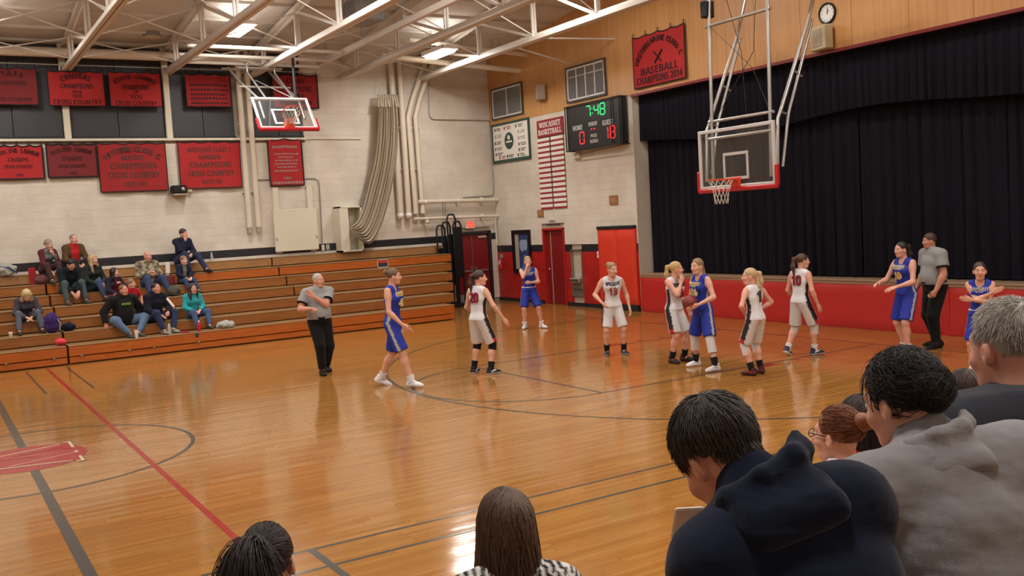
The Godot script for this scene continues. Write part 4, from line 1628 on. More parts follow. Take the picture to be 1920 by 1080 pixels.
# ---------------------------------------------------------------- bleachers
const ROWS := 7
func row_y(i: int) -> float: return .39 + .24 * i
func build_bleachers() -> void:
	var ends = [3.64, 3.96, 4.28, 4.59, 4.9, 5.23, 5.25]
	var t = thing("far_bleacher", "long wooden telescopic bleacher along the block wall", "bleacher")
	var b: MB
	for i in ROWS:
		var y = row_y(i)
		var z = -9.2 - .6 * i
		var cuts = [-11.0, -5.45, 0.0 + .02 * i, ends[i]]
		for s in 3:
			var a: float = cuts[s] + (.02 if s else 0.0)
			var c: float = cuts[s + 1] - (.02 if s < 2 else 0.0)
			var m: Material = M.bleacher_wood
			if i == 0 or i == 5 and s > 0: m = M.bleacher_bright
			if i == 6: m = M.bleacher_pale
			b = MB.new()
			b.span(Vector3(a, y - .024, maxf(z - .62, WZ + .01)), Vector3(c, y, z + .012), .008)
			part(t, "seat_board", b, M.bleacher_top)
			b = MB.new()
			b.span(Vector3(a, y - .222, z - .03), Vector3(c, y - .025, z + .006), .006)
			part(t, "riser_board", b, m)
			if i == 0:
				b = MB.new()
				b.span(Vector3(a, .025, z - .04), Vector3(c, .15, z - .008), .006)
				part(t, "kick_board", b, M.bleacher_bright)
			b = MB.new()
			b.span(Vector3(a + .01, 0 if i == 0 else y - .28, maxf(z - .6, WZ + .01)), Vector3(c - .06, y - .03, z - .14))
			part(t, "understructure", b, M.bleacher_wood)
	for x in [-6.6, -5.72, -5.2, -4.25, -3.75, -2.8, 1.9]:
		b = MB.new()
		b.bbox(Vector3(x, .16, -9.192), Vector3(.05, .05, .02), .006)
		b.sphere(Vector3(x, .16, -9.18), Vector3(.014, .014, .014), 8)
		part(t, "latch_plate", b, M.dull_steel)
	for x in [-2.83, 1.95]:
		b = MB.new()
		b.lathe([Vector2(.001, .0), Vector2(.05, .002), Vector2(.045, .012), Vector2(.001, .012)], 12, Transform3D(Basis(Vector3.RIGHT, PI / 2), Vector3(x, .32, -9.2)))
		part(t, "rubber_bumper", b, M.rubber)
	b = MB.new()
	b.bbox(Vector3(3.06, 1.46, -12.193), Vector3(.3, .2, .012), .003)
	var sg = part(t, "warning_plate", b, M.dark_panel)
	b = MB.new()
	b.bbox(Vector3(3.06, 1.51, -12.186), Vector3(.26, .06, .004), .001)
	part(sg, "warning_band", b, M.mat_orange)
	b = MB.new()
	b.span(Vector3(2.9, 1.35, -12.19), Vector3(3.22, 1.362, -12.184)).span(Vector3(2.9, 1.558, -12.19), Vector3(3.22, 1.57, -12.184)).span(Vector3(2.9, 1.35, -12.19), Vector3(2.912, 1.57, -12.184)).span(Vector3(3.208, 1.35, -12.19), Vector3(3.22, 1.57, -12.184))
	part(sg, "plate_border", b, M.white_metal)
	# the bleacher that the camera and the near spectators sit on
	t = thing("near_bleacher", "wooden bleacher under the spectators in the foreground", "bleacher")
	for i in ROWS:
		var y = row_y(i)
		var z = 8.7 + .6 * i
		for s in 3:
			var a = -14.0 + 6.0 * s
			b = MB.new()
			b.span(Vector3(a + .01, y - .045, z - .012), Vector3(a + 5.99, y, z + (.62 if i < 6 else 1.3)), .008)
			part(t, "seat_board", b, M.bleacher_pale)
			b = MB.new()
			b.span(Vector3(a + .01, y - .225 if i else .02, z), Vector3(a + 5.99, y - .048, z + .03), .006)
			part(t, "riser_board", b, M.bleacher_wood)

# ---------------------------------------------------------------- baskets
func net(b: MB, top: Callable, bot: Callable, cords: int) -> void:
	# a diamond net between two rings of points, hanging between them
	for dir in [-1, 1]:
		for k in cords:
			var pts = []
			for s in 7:
				var v = s / 6.0
				var a = TAU * (k + dir * v * 2.0) / cords
				var p: Vector3 = top.call(a)
				var q: Vector3 = bot.call(a)
				var w = p.lerp(q, v)
				var c: Vector3 = top.call(0.0).lerp(top.call(PI), .5).lerp(bot.call(0.0).lerp(bot.call(PI), .5), v)
				pts.append(c + (w - c) * (1.0 - .18 * sin(v * PI)))
			b.tube(pts, .0055, 4, false)
func backboard(t: Node3D, xf: Transform3D, w: float, h: float, pad_side: float, net_down: Vector3) -> void:
	# the board stands in the local xy plane, facing z, its lower edge at y=0
	var b = MB.new()
	b.box(xf * Vector3(0, h / 2, 0), Vector3(w - .04, h - .04, .012), xf.basis)
	part(t, "glass_pane", b, M.glass)
	b = MB.new()
	for q in [[0, .03, w, .06], [0, h - .03, w, .06]]: b.bbox(xf * Vector3(q[0], q[1], 0), Vector3(q[2], q[3], .05), .008, xf.basis)
	for s in [-1, 1]: b.bbox(xf * Vector3(s * (w / 2 - .03), h / 2, 0), Vector3(.06, h - .1, .05), .008, xf.basis)
	part(t, "frame", b, M.board_white)
	b = MB.new()
	for q in [[0, .17, .61, .05], [0, .6, .61, .05]]: b.box(xf * Vector3(q[0], q[1], .009), Vector3(q[2], q[3], .006), xf.basis)
	for s in [-1, 1]: b.box(xf * Vector3(s * .28, .385, .009), Vector3(.05, .4, .006), xf.basis)
	part(t, "target_square", b, M.board_white)
	b = MB.new()
	b.bbox(xf * Vector3(0, -.02, .0), Vector3(w + .08, .08, .09), .02, xf.basis)
	for s in [-1, 1]: b.bbox(xf * Vector3(s * (w / 2 + .02), pad_side / 2 - .02, 0), Vector3(.07, pad_side, .09), .02, xf.basis)
	part(t, "edge_pad", b, M.board_pad)
	b = MB.new()
	var rc = Vector3(0, .15, .381)
	var pts = []
	for k in 33:
		var a = TAU * k / 32
		pts.append(xf * (rc + Vector3(sin(a) * .2286, 0, cos(a) * .2286)))
	b.tube(pts, .01, 8, false)
	for s in [-1, 1]: b.tube([xf * (rc + Vector3(s * .14, -.005, -.19)), xf * Vector3(s * .07, .06, .02)], .009, 6)
	part(t, "rim", b, M.rim_orange)
	b = MB.new()
	b.bbox(xf * Vector3(0, .1, .03), Vector3(.24, .17, .03), .008, xf.basis)
	b.bbox(xf * Vector3(0, .145, .1), Vector3(.17, .012, .14), .003, xf.basis)
	part(t, "rim_bracket", b, M.rim_orange)
	b = MB.new()
	var c0 = xf * rc
	var bx = xf.basis.x
	var bz = xf.basis.z
	net(b, func(a): return c0 + (bx * sin(a) + bz * cos(a)) * .222, func(a): return c0 + net_down + (bx * sin(a) + bz * cos(a)) * .11, 12)
	part(t, "net", b, M.net_white)
func build_main_basket() -> void:
	var t = thing("basketball_hoop", "glass backboard hung on steel masts in front of the black stage curtain", "basketball hoop")
	var X = 4.395
	backboard(t, Transform3D(Basis(Vector3.BACK, Vector3.UP, Vector3.LEFT), Vector3(X, 2.8, .16)), 1.83, 1.07, .36, Vector3(0, -.42, 0))
	var b = MB.new()
	for s in [-1, 1]:
		var z = .16 + s * .7
		b = MB.new()
		b.tube([Vector3(X + .12, 2.95, z), Vector3(X + .14, 3.85, z), Vector3(X + .16, 5.74, z + .02), Vector3(X + .18, 6.0, z), Vector3(X + .25, 6.75, z)], .032, 8)
		part(t, "mast", b, M.basket_steel)
		z = .16 + s * .85
		b = MB.new()
		b.tube([Vector3(X + .1, 2.95, z), Vector3(X + .16, 3.9, z), Vector3(X + .24, 4.05, z), Vector3(X + 1.02, 5.65, z), Vector3(X + 1.4, 6.72, z)], .032, 8)
		part(t, "front_brace", b, M.basket_steel)
		b = MB.new()
		b.tube([Vector3(X + .24, 3.1, z), Vector3(X + .42, 3.98, z), Vector3(X + 1.1, 5.6, z)], .026, 8)
		part(t, "rear_brace", b, M.basket_steel)
		for q in [[.24, 4.02, .44, 3.96], [.58, 4.72, .78, 4.62]]:
			b = MB.new()
			b.tube([Vector3(X + q[0], q[1], z), Vector3(X + q[2], q[3], z)], .018, 6)
			part(t, "brace_link", b, M.basket_steel)
	for q in [[5.74, .16], [4.03, .14], [3.72, .12]]:
		b = MB.new()
		b.tube([Vector3(X + q[1], q[0], -.62), Vector3(X + q[1], q[0], .94)], .028, 8)
		part(t, "cross_bar", b, M.basket_steel)
	b = MB.new()
	b.tube([Vector3(X + .3, 6.75, -1.0), Vector3(X + .3, 6.75, 1.3)], .035, 8)
	b.tube([Vector3(X + 1.4, 6.72, -1.0), Vector3(X + 1.4, 6.72, 1.3)], .035, 8)
	part(t, "pivot_bar", b, M.basket_steel)
	b = MB.new()
	b.tube([Vector3(X + .16, 4.03, -.5), Vector3(X + .6, 5.2, .1), Vector3(X + .25, 6.75, .6)], .006, 4)
	b.tube([Vector3(X + .16, 4.03, .85), Vector3(X + .5, 4.9, .15), Vector3(X + .2, 5.74, -.55)], .006, 4)
	b.tube([Vector3(X + .16, 4.03, .3), Vector3(X + .4, 5.2, .0), Vector3(X + .3, 6.75, -.4)], .006, 4)
	part(t, "cable", b, M.black_metal)
	b = MB.new()
	b.bbox(Vector3(X + .2, 6.05, -.6), Vector3(.22, .3, .16), .02)
	part(t, "winch", b, M.black_metal)
func build_side_basket() -> void:
	var t = thing("basketball_hoop", "side backboard swung up under the trusses near the red banners", "basketball hoop")
	var tilt = deg_to_rad(36.5)
	var B = Basis(Vector3.RIGHT, -tilt)
	backboard(t, Transform3D(B, Vector3(-.15, 4.93, -9.85)), 1.4, 1.0, .34, Vector3(.02, -.3, -.22))
	var b: MB
	for s in [-1, 1]:
		var x = -.15 + s * .5
		b = MB.new()
		b.tube([Vector3(x, 5.2, -10.12), Vector3(x, 5.72, -10.5), Vector3(x - .1, 6.25, -11.5), Vector3(x - .18, 6.72, -12.2)], .032, 8)
		part(t, "mast", b, M.basket_steel)
		b = MB.new()
		b.tube([Vector3(x * .7, 5.72, -10.5), Vector3(x * .7 - .05, 6.3, -11.3), Vector3(x * .7 - .1, 6.5, -11.5), Vector3(x * .7 - .1, 6.7, -11.5), Vector3(x * .7, 6.85, -11.4)], .026, 8)
		part(t, "brace", b, M.basket_steel)
	for q in [[5.7, -10.52, .62], [6.1, -11.2, .62], [6.62, -11.5, .55], [6.7, -12.2, .75]]:
		b = MB.new()
		b.tube([Vector3(-.25 - q[2], q[0], q[1]), Vector3(-.2 + q[2], q[0], q[1])], .026, 8)
		part(t, "cross_bar", b, M.basket_steel)
	b = MB.new()
	b.tube([Vector3(.3, 5.75, -10.55), Vector3(.32, 6.95, -10.6)], .035, 8)
	part(t, "hoist_post", b, M.dark_panel)
	b = MB.new()
	b.tube([Vector3(-.4, 6.3, -11.4), Vector3(.2, 5.75, -10.5)], .012, 5)
	part(t, "stay", b, M.basket_steel)
	for q in [[6.84, -12.25], [6.86, -11.4], [6.93, -10.6]]:
		b = MB.new()
		b.tube([Vector3(-2.2, q[0], q[1]), Vector3(1.62, q[0], q[1])], .045, 8)
		part(t, "carrier_bar", b, M.steel_paint)

# ---------------------------------------------------------------- banners
func banner(label: String, tf: Transform3D, w: float, h: float, m: Material, lines: Array, ties: int, sd: int, text_m: Material, amp := .018, hem := .012) -> void:
	var t = thing("banner", label, "banner")
	t.transform = tf
	var nz = FastNoiseLite.new()
	nz.seed = sd
	nz.frequency = .5
	var wave = func(x: float, y: float) -> float:
		return .035 + amp * sin(x * 7.0 + sd + y * 1.2) + amp * nz.get_noise_2d(x * 3.0, y * 2.0)
	var sag = func(x: float, y: float) -> float:
		var tie = absf(sin((x / w + .5) * PI * (ties - 1)))
		return -.035 * tie * clampf(1.0 + y / h * 2.5, 0, 1)
	var b = MB.new()
	b.sheet(48, 20, func(u, v):
		var x = (u - .5) * w
		var y = -v * h
		return Vector3(x, y + sag.call(x, y), wave.call(x, y)), .006)
	var cl = part(t, "cloth", b, m)
	b = MB.new()
	for e in 4:
		var pts = []
		for k in 25:
			var u = k / 24.0
			var x: float = [(u - .5) * w, (u - .5) * w, -w / 2, w / 2][e]
			var y: float = [0.0, -h, -u * h, -u * h][e]
			pts.append(Vector3(x, y + sag.call(x, y), wave.call(x, y)))
		b.tube(pts, hem, 5)
	part(cl, "hem", b, M.banner_edge)
	for k in ties:
		b = MB.new()
		var x = (float(k) / (ties - 1) - .5) * (w - .03)
		b.tube([Vector3(x, -.01, wave.call(x, 0)), Vector3(x, .1, .03)], .01, 5)
		part(t, "tie", b, M.banner_edge)
	for l in lines:
		b = MB.new()
		var bend = func(p: Vector3) -> Vector3:
			return Vector3(p.x, p.y + sag.call(p.x, p.y), p.z + wave.call(p.x, p.y))
		if l[0] == "bats":
			b.bar(Vector3(-.12, l[1] - .14, .07), Vector3(.16, l[1] + .13, .07), .025, .025)
			part(t, "bat_print", b, text_m)
			b = MB.new()
			b.bar(Vector3(.12, l[1] - .14, .062), Vector3(-.14, l[1] + .13, .062), .025, .025)
			part(t, "bat_print", b, text_m)
			continue
		elif l[0] == "dash":
			rng.seed = sd + int(l[1] * 100)
			var x = -l[3] * .5
			while x < l[3] * .5:
				var q = rng.randf_range(.03, .07)
				b.box(bend.call(Vector3(x + q * .5, l[1], .006)), Vector3(q, l[2], .006))
				x += q + .02
		elif l.size() > 4:
			text_arc(b, l[0], l[2], .006, Transform3D(Basis(), Vector3(0, l[1], .045 + amp)), l[3], l[4])
		else:
			text_mb(b, l[0], l[2], .008, Transform3D(Basis(), Vector3.ZERO), false, l[3], func(p): return bend.call(Vector3(p.x, p.y + l[1], p.z + .006)))
		part(t, "lettering", b, text_m)

func build_banners() -> void:
	var cc = "CROSS COUNTRY"
	banner("dark folded red banner hanging in the first window bay", wall_tf(-5.75, 6.68, .12), 1.14, .86, M.banner_dull, [["STATE", -.13, .11, .6, .08], ["CHAMPIONS", -.36, .1, .7], [cc, -.74, .09, .9]], 4, 11, M.banner_text, .03)
	banner("red banner partly behind the end of a truss, drooping at its left tie", wall_tf(-4.32, 6.64, .12), 1.24, .83, M.banner_bright, [["CENTRAL", -.12, .12, .7, .1], ["CHAMPIONS", -.36, .12, .72], ["1974", -.5, .08, .2], ["1975", -.6, .08, .22], [cc, -.74, .11, 1.08]], 5, 12, M.banner_text, .02)
	banner("red banner with arched lettering left of the white window post", wall_tf(-2.97, 6.66, .12), 1.22, .85, M.banner_bright, [["STATE CHAMPS", -.12, .1, 1.0, .16], ["CHAMPIONS", -.38, .12, .64], ["19", -.5, .08, .1], ["1975", -.62, .1, .28], [cc, -.77, .11, .98]], 5, 13, M.banner_text, .022)
	banner("creased red banner with three columns of years near the raised backboard", wall_tf(-1.18, 6.66, .12), 1.14, .83, M.banner_red, [["dash", -.28, .06, .9], ["dash", -.4, .05, .9], ["dash", -.52, .05, .9], ["dash", -.62, .05, .9], ["dash", -.74, .05, .9]], 4, 14, M.banner_text, .03)
	banner("red banner on the block wall behind the raised backboard", wall_tf(1.17, 6.73, .06), 1.26, .9, M.banner_red, [["CLASS", -.16, .13, .5], ["CHAMPIONS", -.38, .15, .92], ["1981", -.58, .13, .42], ["dash", -.76, .1, .9]], 4, 15, M.banner_text, .008, .02)
	banner("bright red banner hung under the ledge at the end of the wall", wall_tf(-5.72, 4.88, .05), 1.06, .79, M.banner_bright, [["BUSLINE LEAGUE", -.12, .09, .92, .12], ["CHAMPS", -.34, .1, .42], [cc, -.5, .08, .6], ["1973", -.7, .06, .16]], 5, 16, M.banner_text, .01, .02)
	banner("dull maroon banner hung under the ledge", wall_tf(-4.55, 4.91, .05), 1.1, .8, M.banner_dull, [["BUSLINE LEAGUE", -.12, .09, .92, .12], ["CHAMPS", -.36, .1, .44], [cc, -.54, .08, .62], ["1972", -.71, .06, .18]], 5, 17, M.banner_text, .01, .02)
	banner("largest red banner with arched title, left of the projector", wall_tf(-3.16, 4.92, .05), 1.6, 1.2, M.banner_red, [["WESTERN CLASS C", -.15, .13, 1.3, .22], ["MAINE", -.36, .13, .52], ["CHAMPIONS", -.57, .15, 1.1], [cc, -.8, .15, 1.22], ["1977-78", -1.03, .12, .5]], 5, 18, M.banner_pale, .018, .014)
	banner("large red banner with straight title, right of the projector", wall_tf(-1.26, 4.94, .05), 1.58, 1.2, M.banner_bright, [["WESTERN CLASS C", -.2, .13, 1.14], ["MAINE", -.4, .12, .54], ["CHAMPIONS", -.6, .14, 1.08], [cc, -.82, .14, 1.18], ["1977-78", -1.04, .11, .5]], 5, 19, M.banner_pale, .018, .014)
	banner("narrow upright red banner listing small silver rows of names", wall_tf(.76, 5.0, .05), .94, 1.26, M.banner_bright, [["dash", -.2, .07, .7], ["dash", -.4, .04, .62], ["dash", -.49, .035, .4], ["dash", -.58, .035, .6], ["dash", -.67, .04, .62], ["dash", -.76, .035, .5], ["dash", -.86, .045, .66], ["1000", -1.06, .07, .22], ["dash", -1.18, .06, .8]], 3, 20, M.silver_text, .006, .022)
	banner("red baseball banner with crossed bats on the plywood wall", stage_tf(-5.06, 6.68, .02), 1.84, 1.22, M.banner_bright, [["WESTERN MAINE CLASS C", -.16, .13, 1.6, .5], ["bats", -.58], ["BASEBALL", -.86, .17, 1.3], ["CHAMPIONS 2014", -1.07, .17, 1.62]], 5, 21, M.banner_text, .01, .016)
	var wb: Node3D = get_node("trim_2")
	for q in [[-6.4, -.3, 6.78, .12], [.45, 2.0, 6.8, .06]]:
		var b = MB.new()
		b.tube([Vector3(q[0], q[2], WZ + q[3] + .03), Vector3(q[1], q[2], WZ + q[3] + .03)], .008, 5)
		part(wb, "banner_cord", b, M.pale_paint)

# ---------------------------------------------------------------- people
var tmpl := {}
func arrays_of(b: MB) -> Array:
	return [b.v, b.n, b.c, b.ix]
func stamp(dst: MB, src: Array, xf: Transform3D, map := {}) -> void:
	# add a template; map turns the template's marker colours into this person's colours
	var st := dst.v.size()
	var sv: PackedVector3Array = src[0]
	var sn: PackedVector3Array = src[1]
	var sc: PackedColorArray = src[2]
	var flip := xf.basis.determinant() < 0
	var nb := xf.basis.inverse().transposed()
	var cols := [map.get(0, Color.WHITE), map.get(1, Color.WHITE), map.get(2, Color.WHITE), map.get(3, Color.WHITE)]
	for i in sv.size():
		dst.v.append(xf * sv[i])
		dst.n.append((nb * sn[i]).normalized())
		dst.c.append(cols[int(sc[i].r * 4.0 + .5) % 4])
	var si: PackedInt32Array = src[3]
	for k in range(0, si.size(), 3):
		dst.ix.append(st + si[k])
		if flip:
			dst.ix.append(st + si[k + 2]); dst.ix.append(st + si[k + 1])
		else:
			dst.ix.append(st + si[k + 1]); dst.ix.append(st + si[k + 2])
func mark(k: int) -> Color:
	return Color(k / 4.0, 0, 0)

func build_templates() -> void:
	# heads: origin between the ears, y up, z to the face, about .23 m from chin to crown
	for sex in 2:
		var f := Fld.new(Vector3(-.11, -.18, -.13), Vector3(.11, .15, .14), .0068)
		f.ell(Vector3(0, .032, -.014), Vector3(.074, .092, .096), Basis(), .02)
		f.ell(Vector3(0, -.03, .028), Vector3(.06 if sex else .064, .085, .066), Basis(), .03)
		f.cap(Vector3(-.028, -.092, .046), Vector3(.028, -.092, .046), .02 if sex else .024, .02 if sex else .024, .03)
		f.ell(Vector3(0, -.098, .066), Vector3(.02, .016, .016), Basis(), .02)
		f.cap(Vector3(-.036, .03, .07), Vector3(.036, .03, .07), .012, .012, .02)
		for s in [-1, 1]:
			f.ell(Vector3(s * .031, .008, .094), Vector3(.019, .012, .016), Basis(), .012, 1)
			f.ell(Vector3(s * .042, -.028, .062), Vector3(.022, .022, .02), Basis(), .02)
			f.ell(Vector3(s * .077, -.012, -.008), Vector3(.011, .032, .02), Basis(Vector3.UP, -s * .35), .008)
			f.ell(Vector3(s * .087, -.01, -.002), Vector3(.006, .016, .009), Basis(), .004, 1)
		f.cap(Vector3(0, .02, .084), Vector3(0, -.026, .106), .009, .014, .014)
		f.cap(Vector3(-.011, -.032, .093), Vector3(.011, -.032, .093), .009, .009, .008)
		f.cap(Vector3(-.017, -.058, .084), Vector3(.017, -.058, .084), .0085, .0085, .008)
		f.cap(Vector3(-.015, -.069, .082), Vector3(.015, -.069, .082), .009, .009, .008)
		f.cap(Vector3(0, -.05, -.03), Vector3(0, -.17, -.045), .05 if sex else .058, .052 if sex else .064, .03)
		var b := MB.new()
		b.col = mark(0)
		f.mesh(b, Transform3D(), func(p):
			if p.z > .07 and absf(p.y + .063) < .013 and absf(p.x) < .026: return mark(1)
			return mark(0))
		for s in [-1, 1]:
			b.col = mark(2)
			b.sphere(Vector3(s * .031, .007, .078), Vector3(.0125, .0125, .0125), 10)
			b.col = mark(3)
			b.sphere(Vector3(s * .031, .007, .0875), Vector3(.0058, .0058, .0045), 8)
			b.tube([Vector3(s * .014, .027, .088), Vector3(s * .03, .033, .086), Vector3(s * .046, .027, .077)], [.003, .0045, .003], 5)
		tmpl["head%d" % sex] = arrays_of(b)
	# hands: wrist at the origin, fingers along -y, palm to +z, thumb to +x
	for pose in 3:
		var f := Fld.new(Vector3(-.08, -.22, -.05), Vector3(.09, .03, .11), .0042)
		f.cap(Vector3(0, .03, 0), Vector3(0, -.012, 0), .026, .027, .01, Vector3.BACK, 1.35)
		for k in 4:
			var x: float = [.03, .011, -.009, -.028][k]
			f.cap(Vector3(x * .55, -.015, 0), Vector3(x, -.088 + absf(k - 1.0) * .004, 0), .017, .0125, .012)
			var L: float = [.043, .048, .044, .034][k]
			var bend: float = [.32, 1.15, .06][pose]
			var p := Vector3(x, -.09 + absf(k - 1.0) * .004, 0)
			var a := bend * (.6 + .1 * k)
			var spread := x * (.6 if pose == 2 else .15)
			for j in 3:
				var dir := Vector3(spread, -cos(a), sin(a)).normalized()
				var q: Vector3 = p + dir * L * [1.0, .72, .55][j]
				f.cap(p, q, .0098 - .0008 * j, .009 - .0008 * j, .004)
				p = q
				a += bend * (.75 if pose != 1 else .95)
		f.cap(Vector3(.022, -.022, .006), Vector3(.045, -.056, .018), .0165, .0125, .012)
		f.cap(Vector3(.045, -.056, .018), Vector3(.05 if pose != 1 else .03, -.088, .03 if pose != 1 else .045), .0115, .0105, .005)
		f.cap(Vector3(.05 if pose != 1 else .03, -.088, .03 if pose != 1 else .045), Vector3(.048 if pose != 1 else .012, -.113, .038 if pose != 1 else .05), .0105, .009, .005)
		var b := MB.new()
		b.col = mark(0)
		f.mesh(b)
		tmpl["hand%d" % pose] = arrays_of(b)
	# a sports shoe: ankle at the origin, toes to +z, sole at y = -.085
	for kind in 2:
		var f := Fld.new(Vector3(-.07, -.1, -.1), Vector3(.07, .09, .22), .0078)
		f.cap(Vector3(0, -.055, -.045), Vector3(0, -.058, .14), .041, .038, .02, Vector3.UP, 1.25)
		f.cap(Vector3(-.006, -.055, .1), Vector3(.004, -.06, .165), .04, .028, .02, Vector3.UP, 1.3)
		f.cap(Vector3(0, -.05, -.03), Vector3(0, .03 if kind == 0 else -.005, -.022), .044, .043, .03, Vector3.ZERO, 1.0, 1)
		f.cap(Vector3(0, -.02, 0), Vector3(0, -.048, .1), .037, .03, .03)
		f.cut(Vector3(0, -.086, 0), Vector3.DOWN)
		var b := MB.new()
		f.mesh(b, Transform3D(), func(p): return mark(1) if p.y < -.062 else (mark(2) if absf(p.x) > .025 and absf(p.y + .03 - p.z * .25) < .011 and p.z > -.03 and p.z < .1 else mark(0)))
		tmpl["shoe%d" % kind] = arrays_of(b)
	# hair, one field for each style, round the same head
	for style in ["short", "pulled", "long", "crop"]:
		var f := Fld.new(Vector3(-.14, -.34, -.2), Vector3(.14, .17, .12), .0085 if style == "long" else .0075)
		match style:
			"short":
				f.ell(Vector3(0, .044, -.018), Vector3(.084, .094, .104), Basis(), .01)
				f.ell(Vector3(0, -.05, .1), Vector3(.085, .115, .1), Basis(), .012, 1)
				f.cut(Vector3(0, -.045, -.1), Vector3(0, -1, .25).normalized())
				for s in [-1, 1]: f.ell(Vector3(s * .085, -.02, .01), Vector3(.03, .045, .045), Basis(), .01, 1)
			"crop":
				f.ell(Vector3(0, .037, -.018), Vector3(.078, .09, .1), Basis(), .01)
				f.ell(Vector3(0, -.02, .1), Vector3(.09, .125, .1), Basis(), .012, 1)
				f.cut(Vector3(0, -.05, -.1), Vector3(0, -1, .3).normalized())
				for s in [-1, 1]: f.ell(Vector3(s * .085, -.02, .01), Vector3(.03, .045, .045), Basis(), .01, 1)
			"pulled":
				f.ell(Vector3(0, .04, -.018), Vector3(.08, .091, .102), Basis(), .01)
				f.ell(Vector3(0, -.045, .1), Vector3(.085, .125, .1), Basis(), .012, 1)
				f.cut(Vector3(0, -.06, -.1), Vector3(0, -1, .25).normalized())
				for s in [-1, 1]: f.ell(Vector3(s * .09, -.02, .012), Vector3(.025, .04, .04), Basis(), .01, 1)
			"long":
				f.ell(Vector3(0, .042, -.02), Vector3(.09, .096, .106), Basis(), .01)
				f.ell(Vector3(0, -.03, .1), Vector3(.07, .115, .1), Basis(), .012, 1)
				for s in [-1, 1]:
					f.cap(Vector3(s * .075, .03, .0), Vector3(s * .088, -.12, .01), .03, .034, .03)
					f.cap(Vector3(s * .088, -.12, .01), Vector3(s * .08, -.29, .035), .034, .02, .03)
				f.cap(Vector3(0, .0, -.07), Vector3(0, -.25, -.1), .075, .06, .04, Vector3.BACK, 1.5)
		var b := MB.new()
		b.col = mark(0)
		f.mesh(b)
		tmpl["hair_" + style] = arrays_of(b)
	# tails and buns
	for style in ["tail", "bun", "braid"]:
		var f := Fld.new(Vector3(-.08, -.36, -.24), Vector3(.08, .16, -.02), .008)
		match style:
			"tail":
				f.cap(Vector3(0, .06, -.105), Vector3(0, .04, -.145), .022, .03, .02)
				f.cap(Vector3(0, .04, -.145), Vector3(0, -.08, -.165), .032, .036, .03)
				f.cap(Vector3(0, -.08, -.165), Vector3(.01, -.26, -.15), .034, .012, .03)
			"braid":
				f.cap(Vector3(0, .02, -.1), Vector3(.02, -.14, -.12), .03, .03, .02)
				f.cap(Vector3(.02, -.14, -.12), Vector3(.03, -.34, -.11), .028, .012, .02)
			"bun":
				f.ell(Vector3(0, .075, -.125), Vector3(.045, .042, .042), Basis(), .02)
				f.cap(Vector3(.02, .09, -.14), Vector3(-.03, .06, -.15), .02, .02, .01)
		var b := MB.new()
		b.col = mark(0)
		f.mesh(b)
		tmpl["hair_" + style] = arrays_of(b)

func ik(a: Vector3, b: Vector3, l1: float, l2: float, pole: Vector3) -> Array:
	# the joint between a and b, and b drawn back to within reach
	var d := b - a
	var L := clampf(d.length(), absf(l1 - l2) + .01, (l1 + l2) * .998)
	var u := d.normalized()
	b = a + u * L
	var x := (l1 * l1 - l2 * l2 + L * L) / (2.0 * L)
	var h := sqrt(maxf(l1 * l1 - x * x, 0.0))
	var p := (pole - u * pole.dot(u)).normalized()
	return [a + u * x + p * h, b]

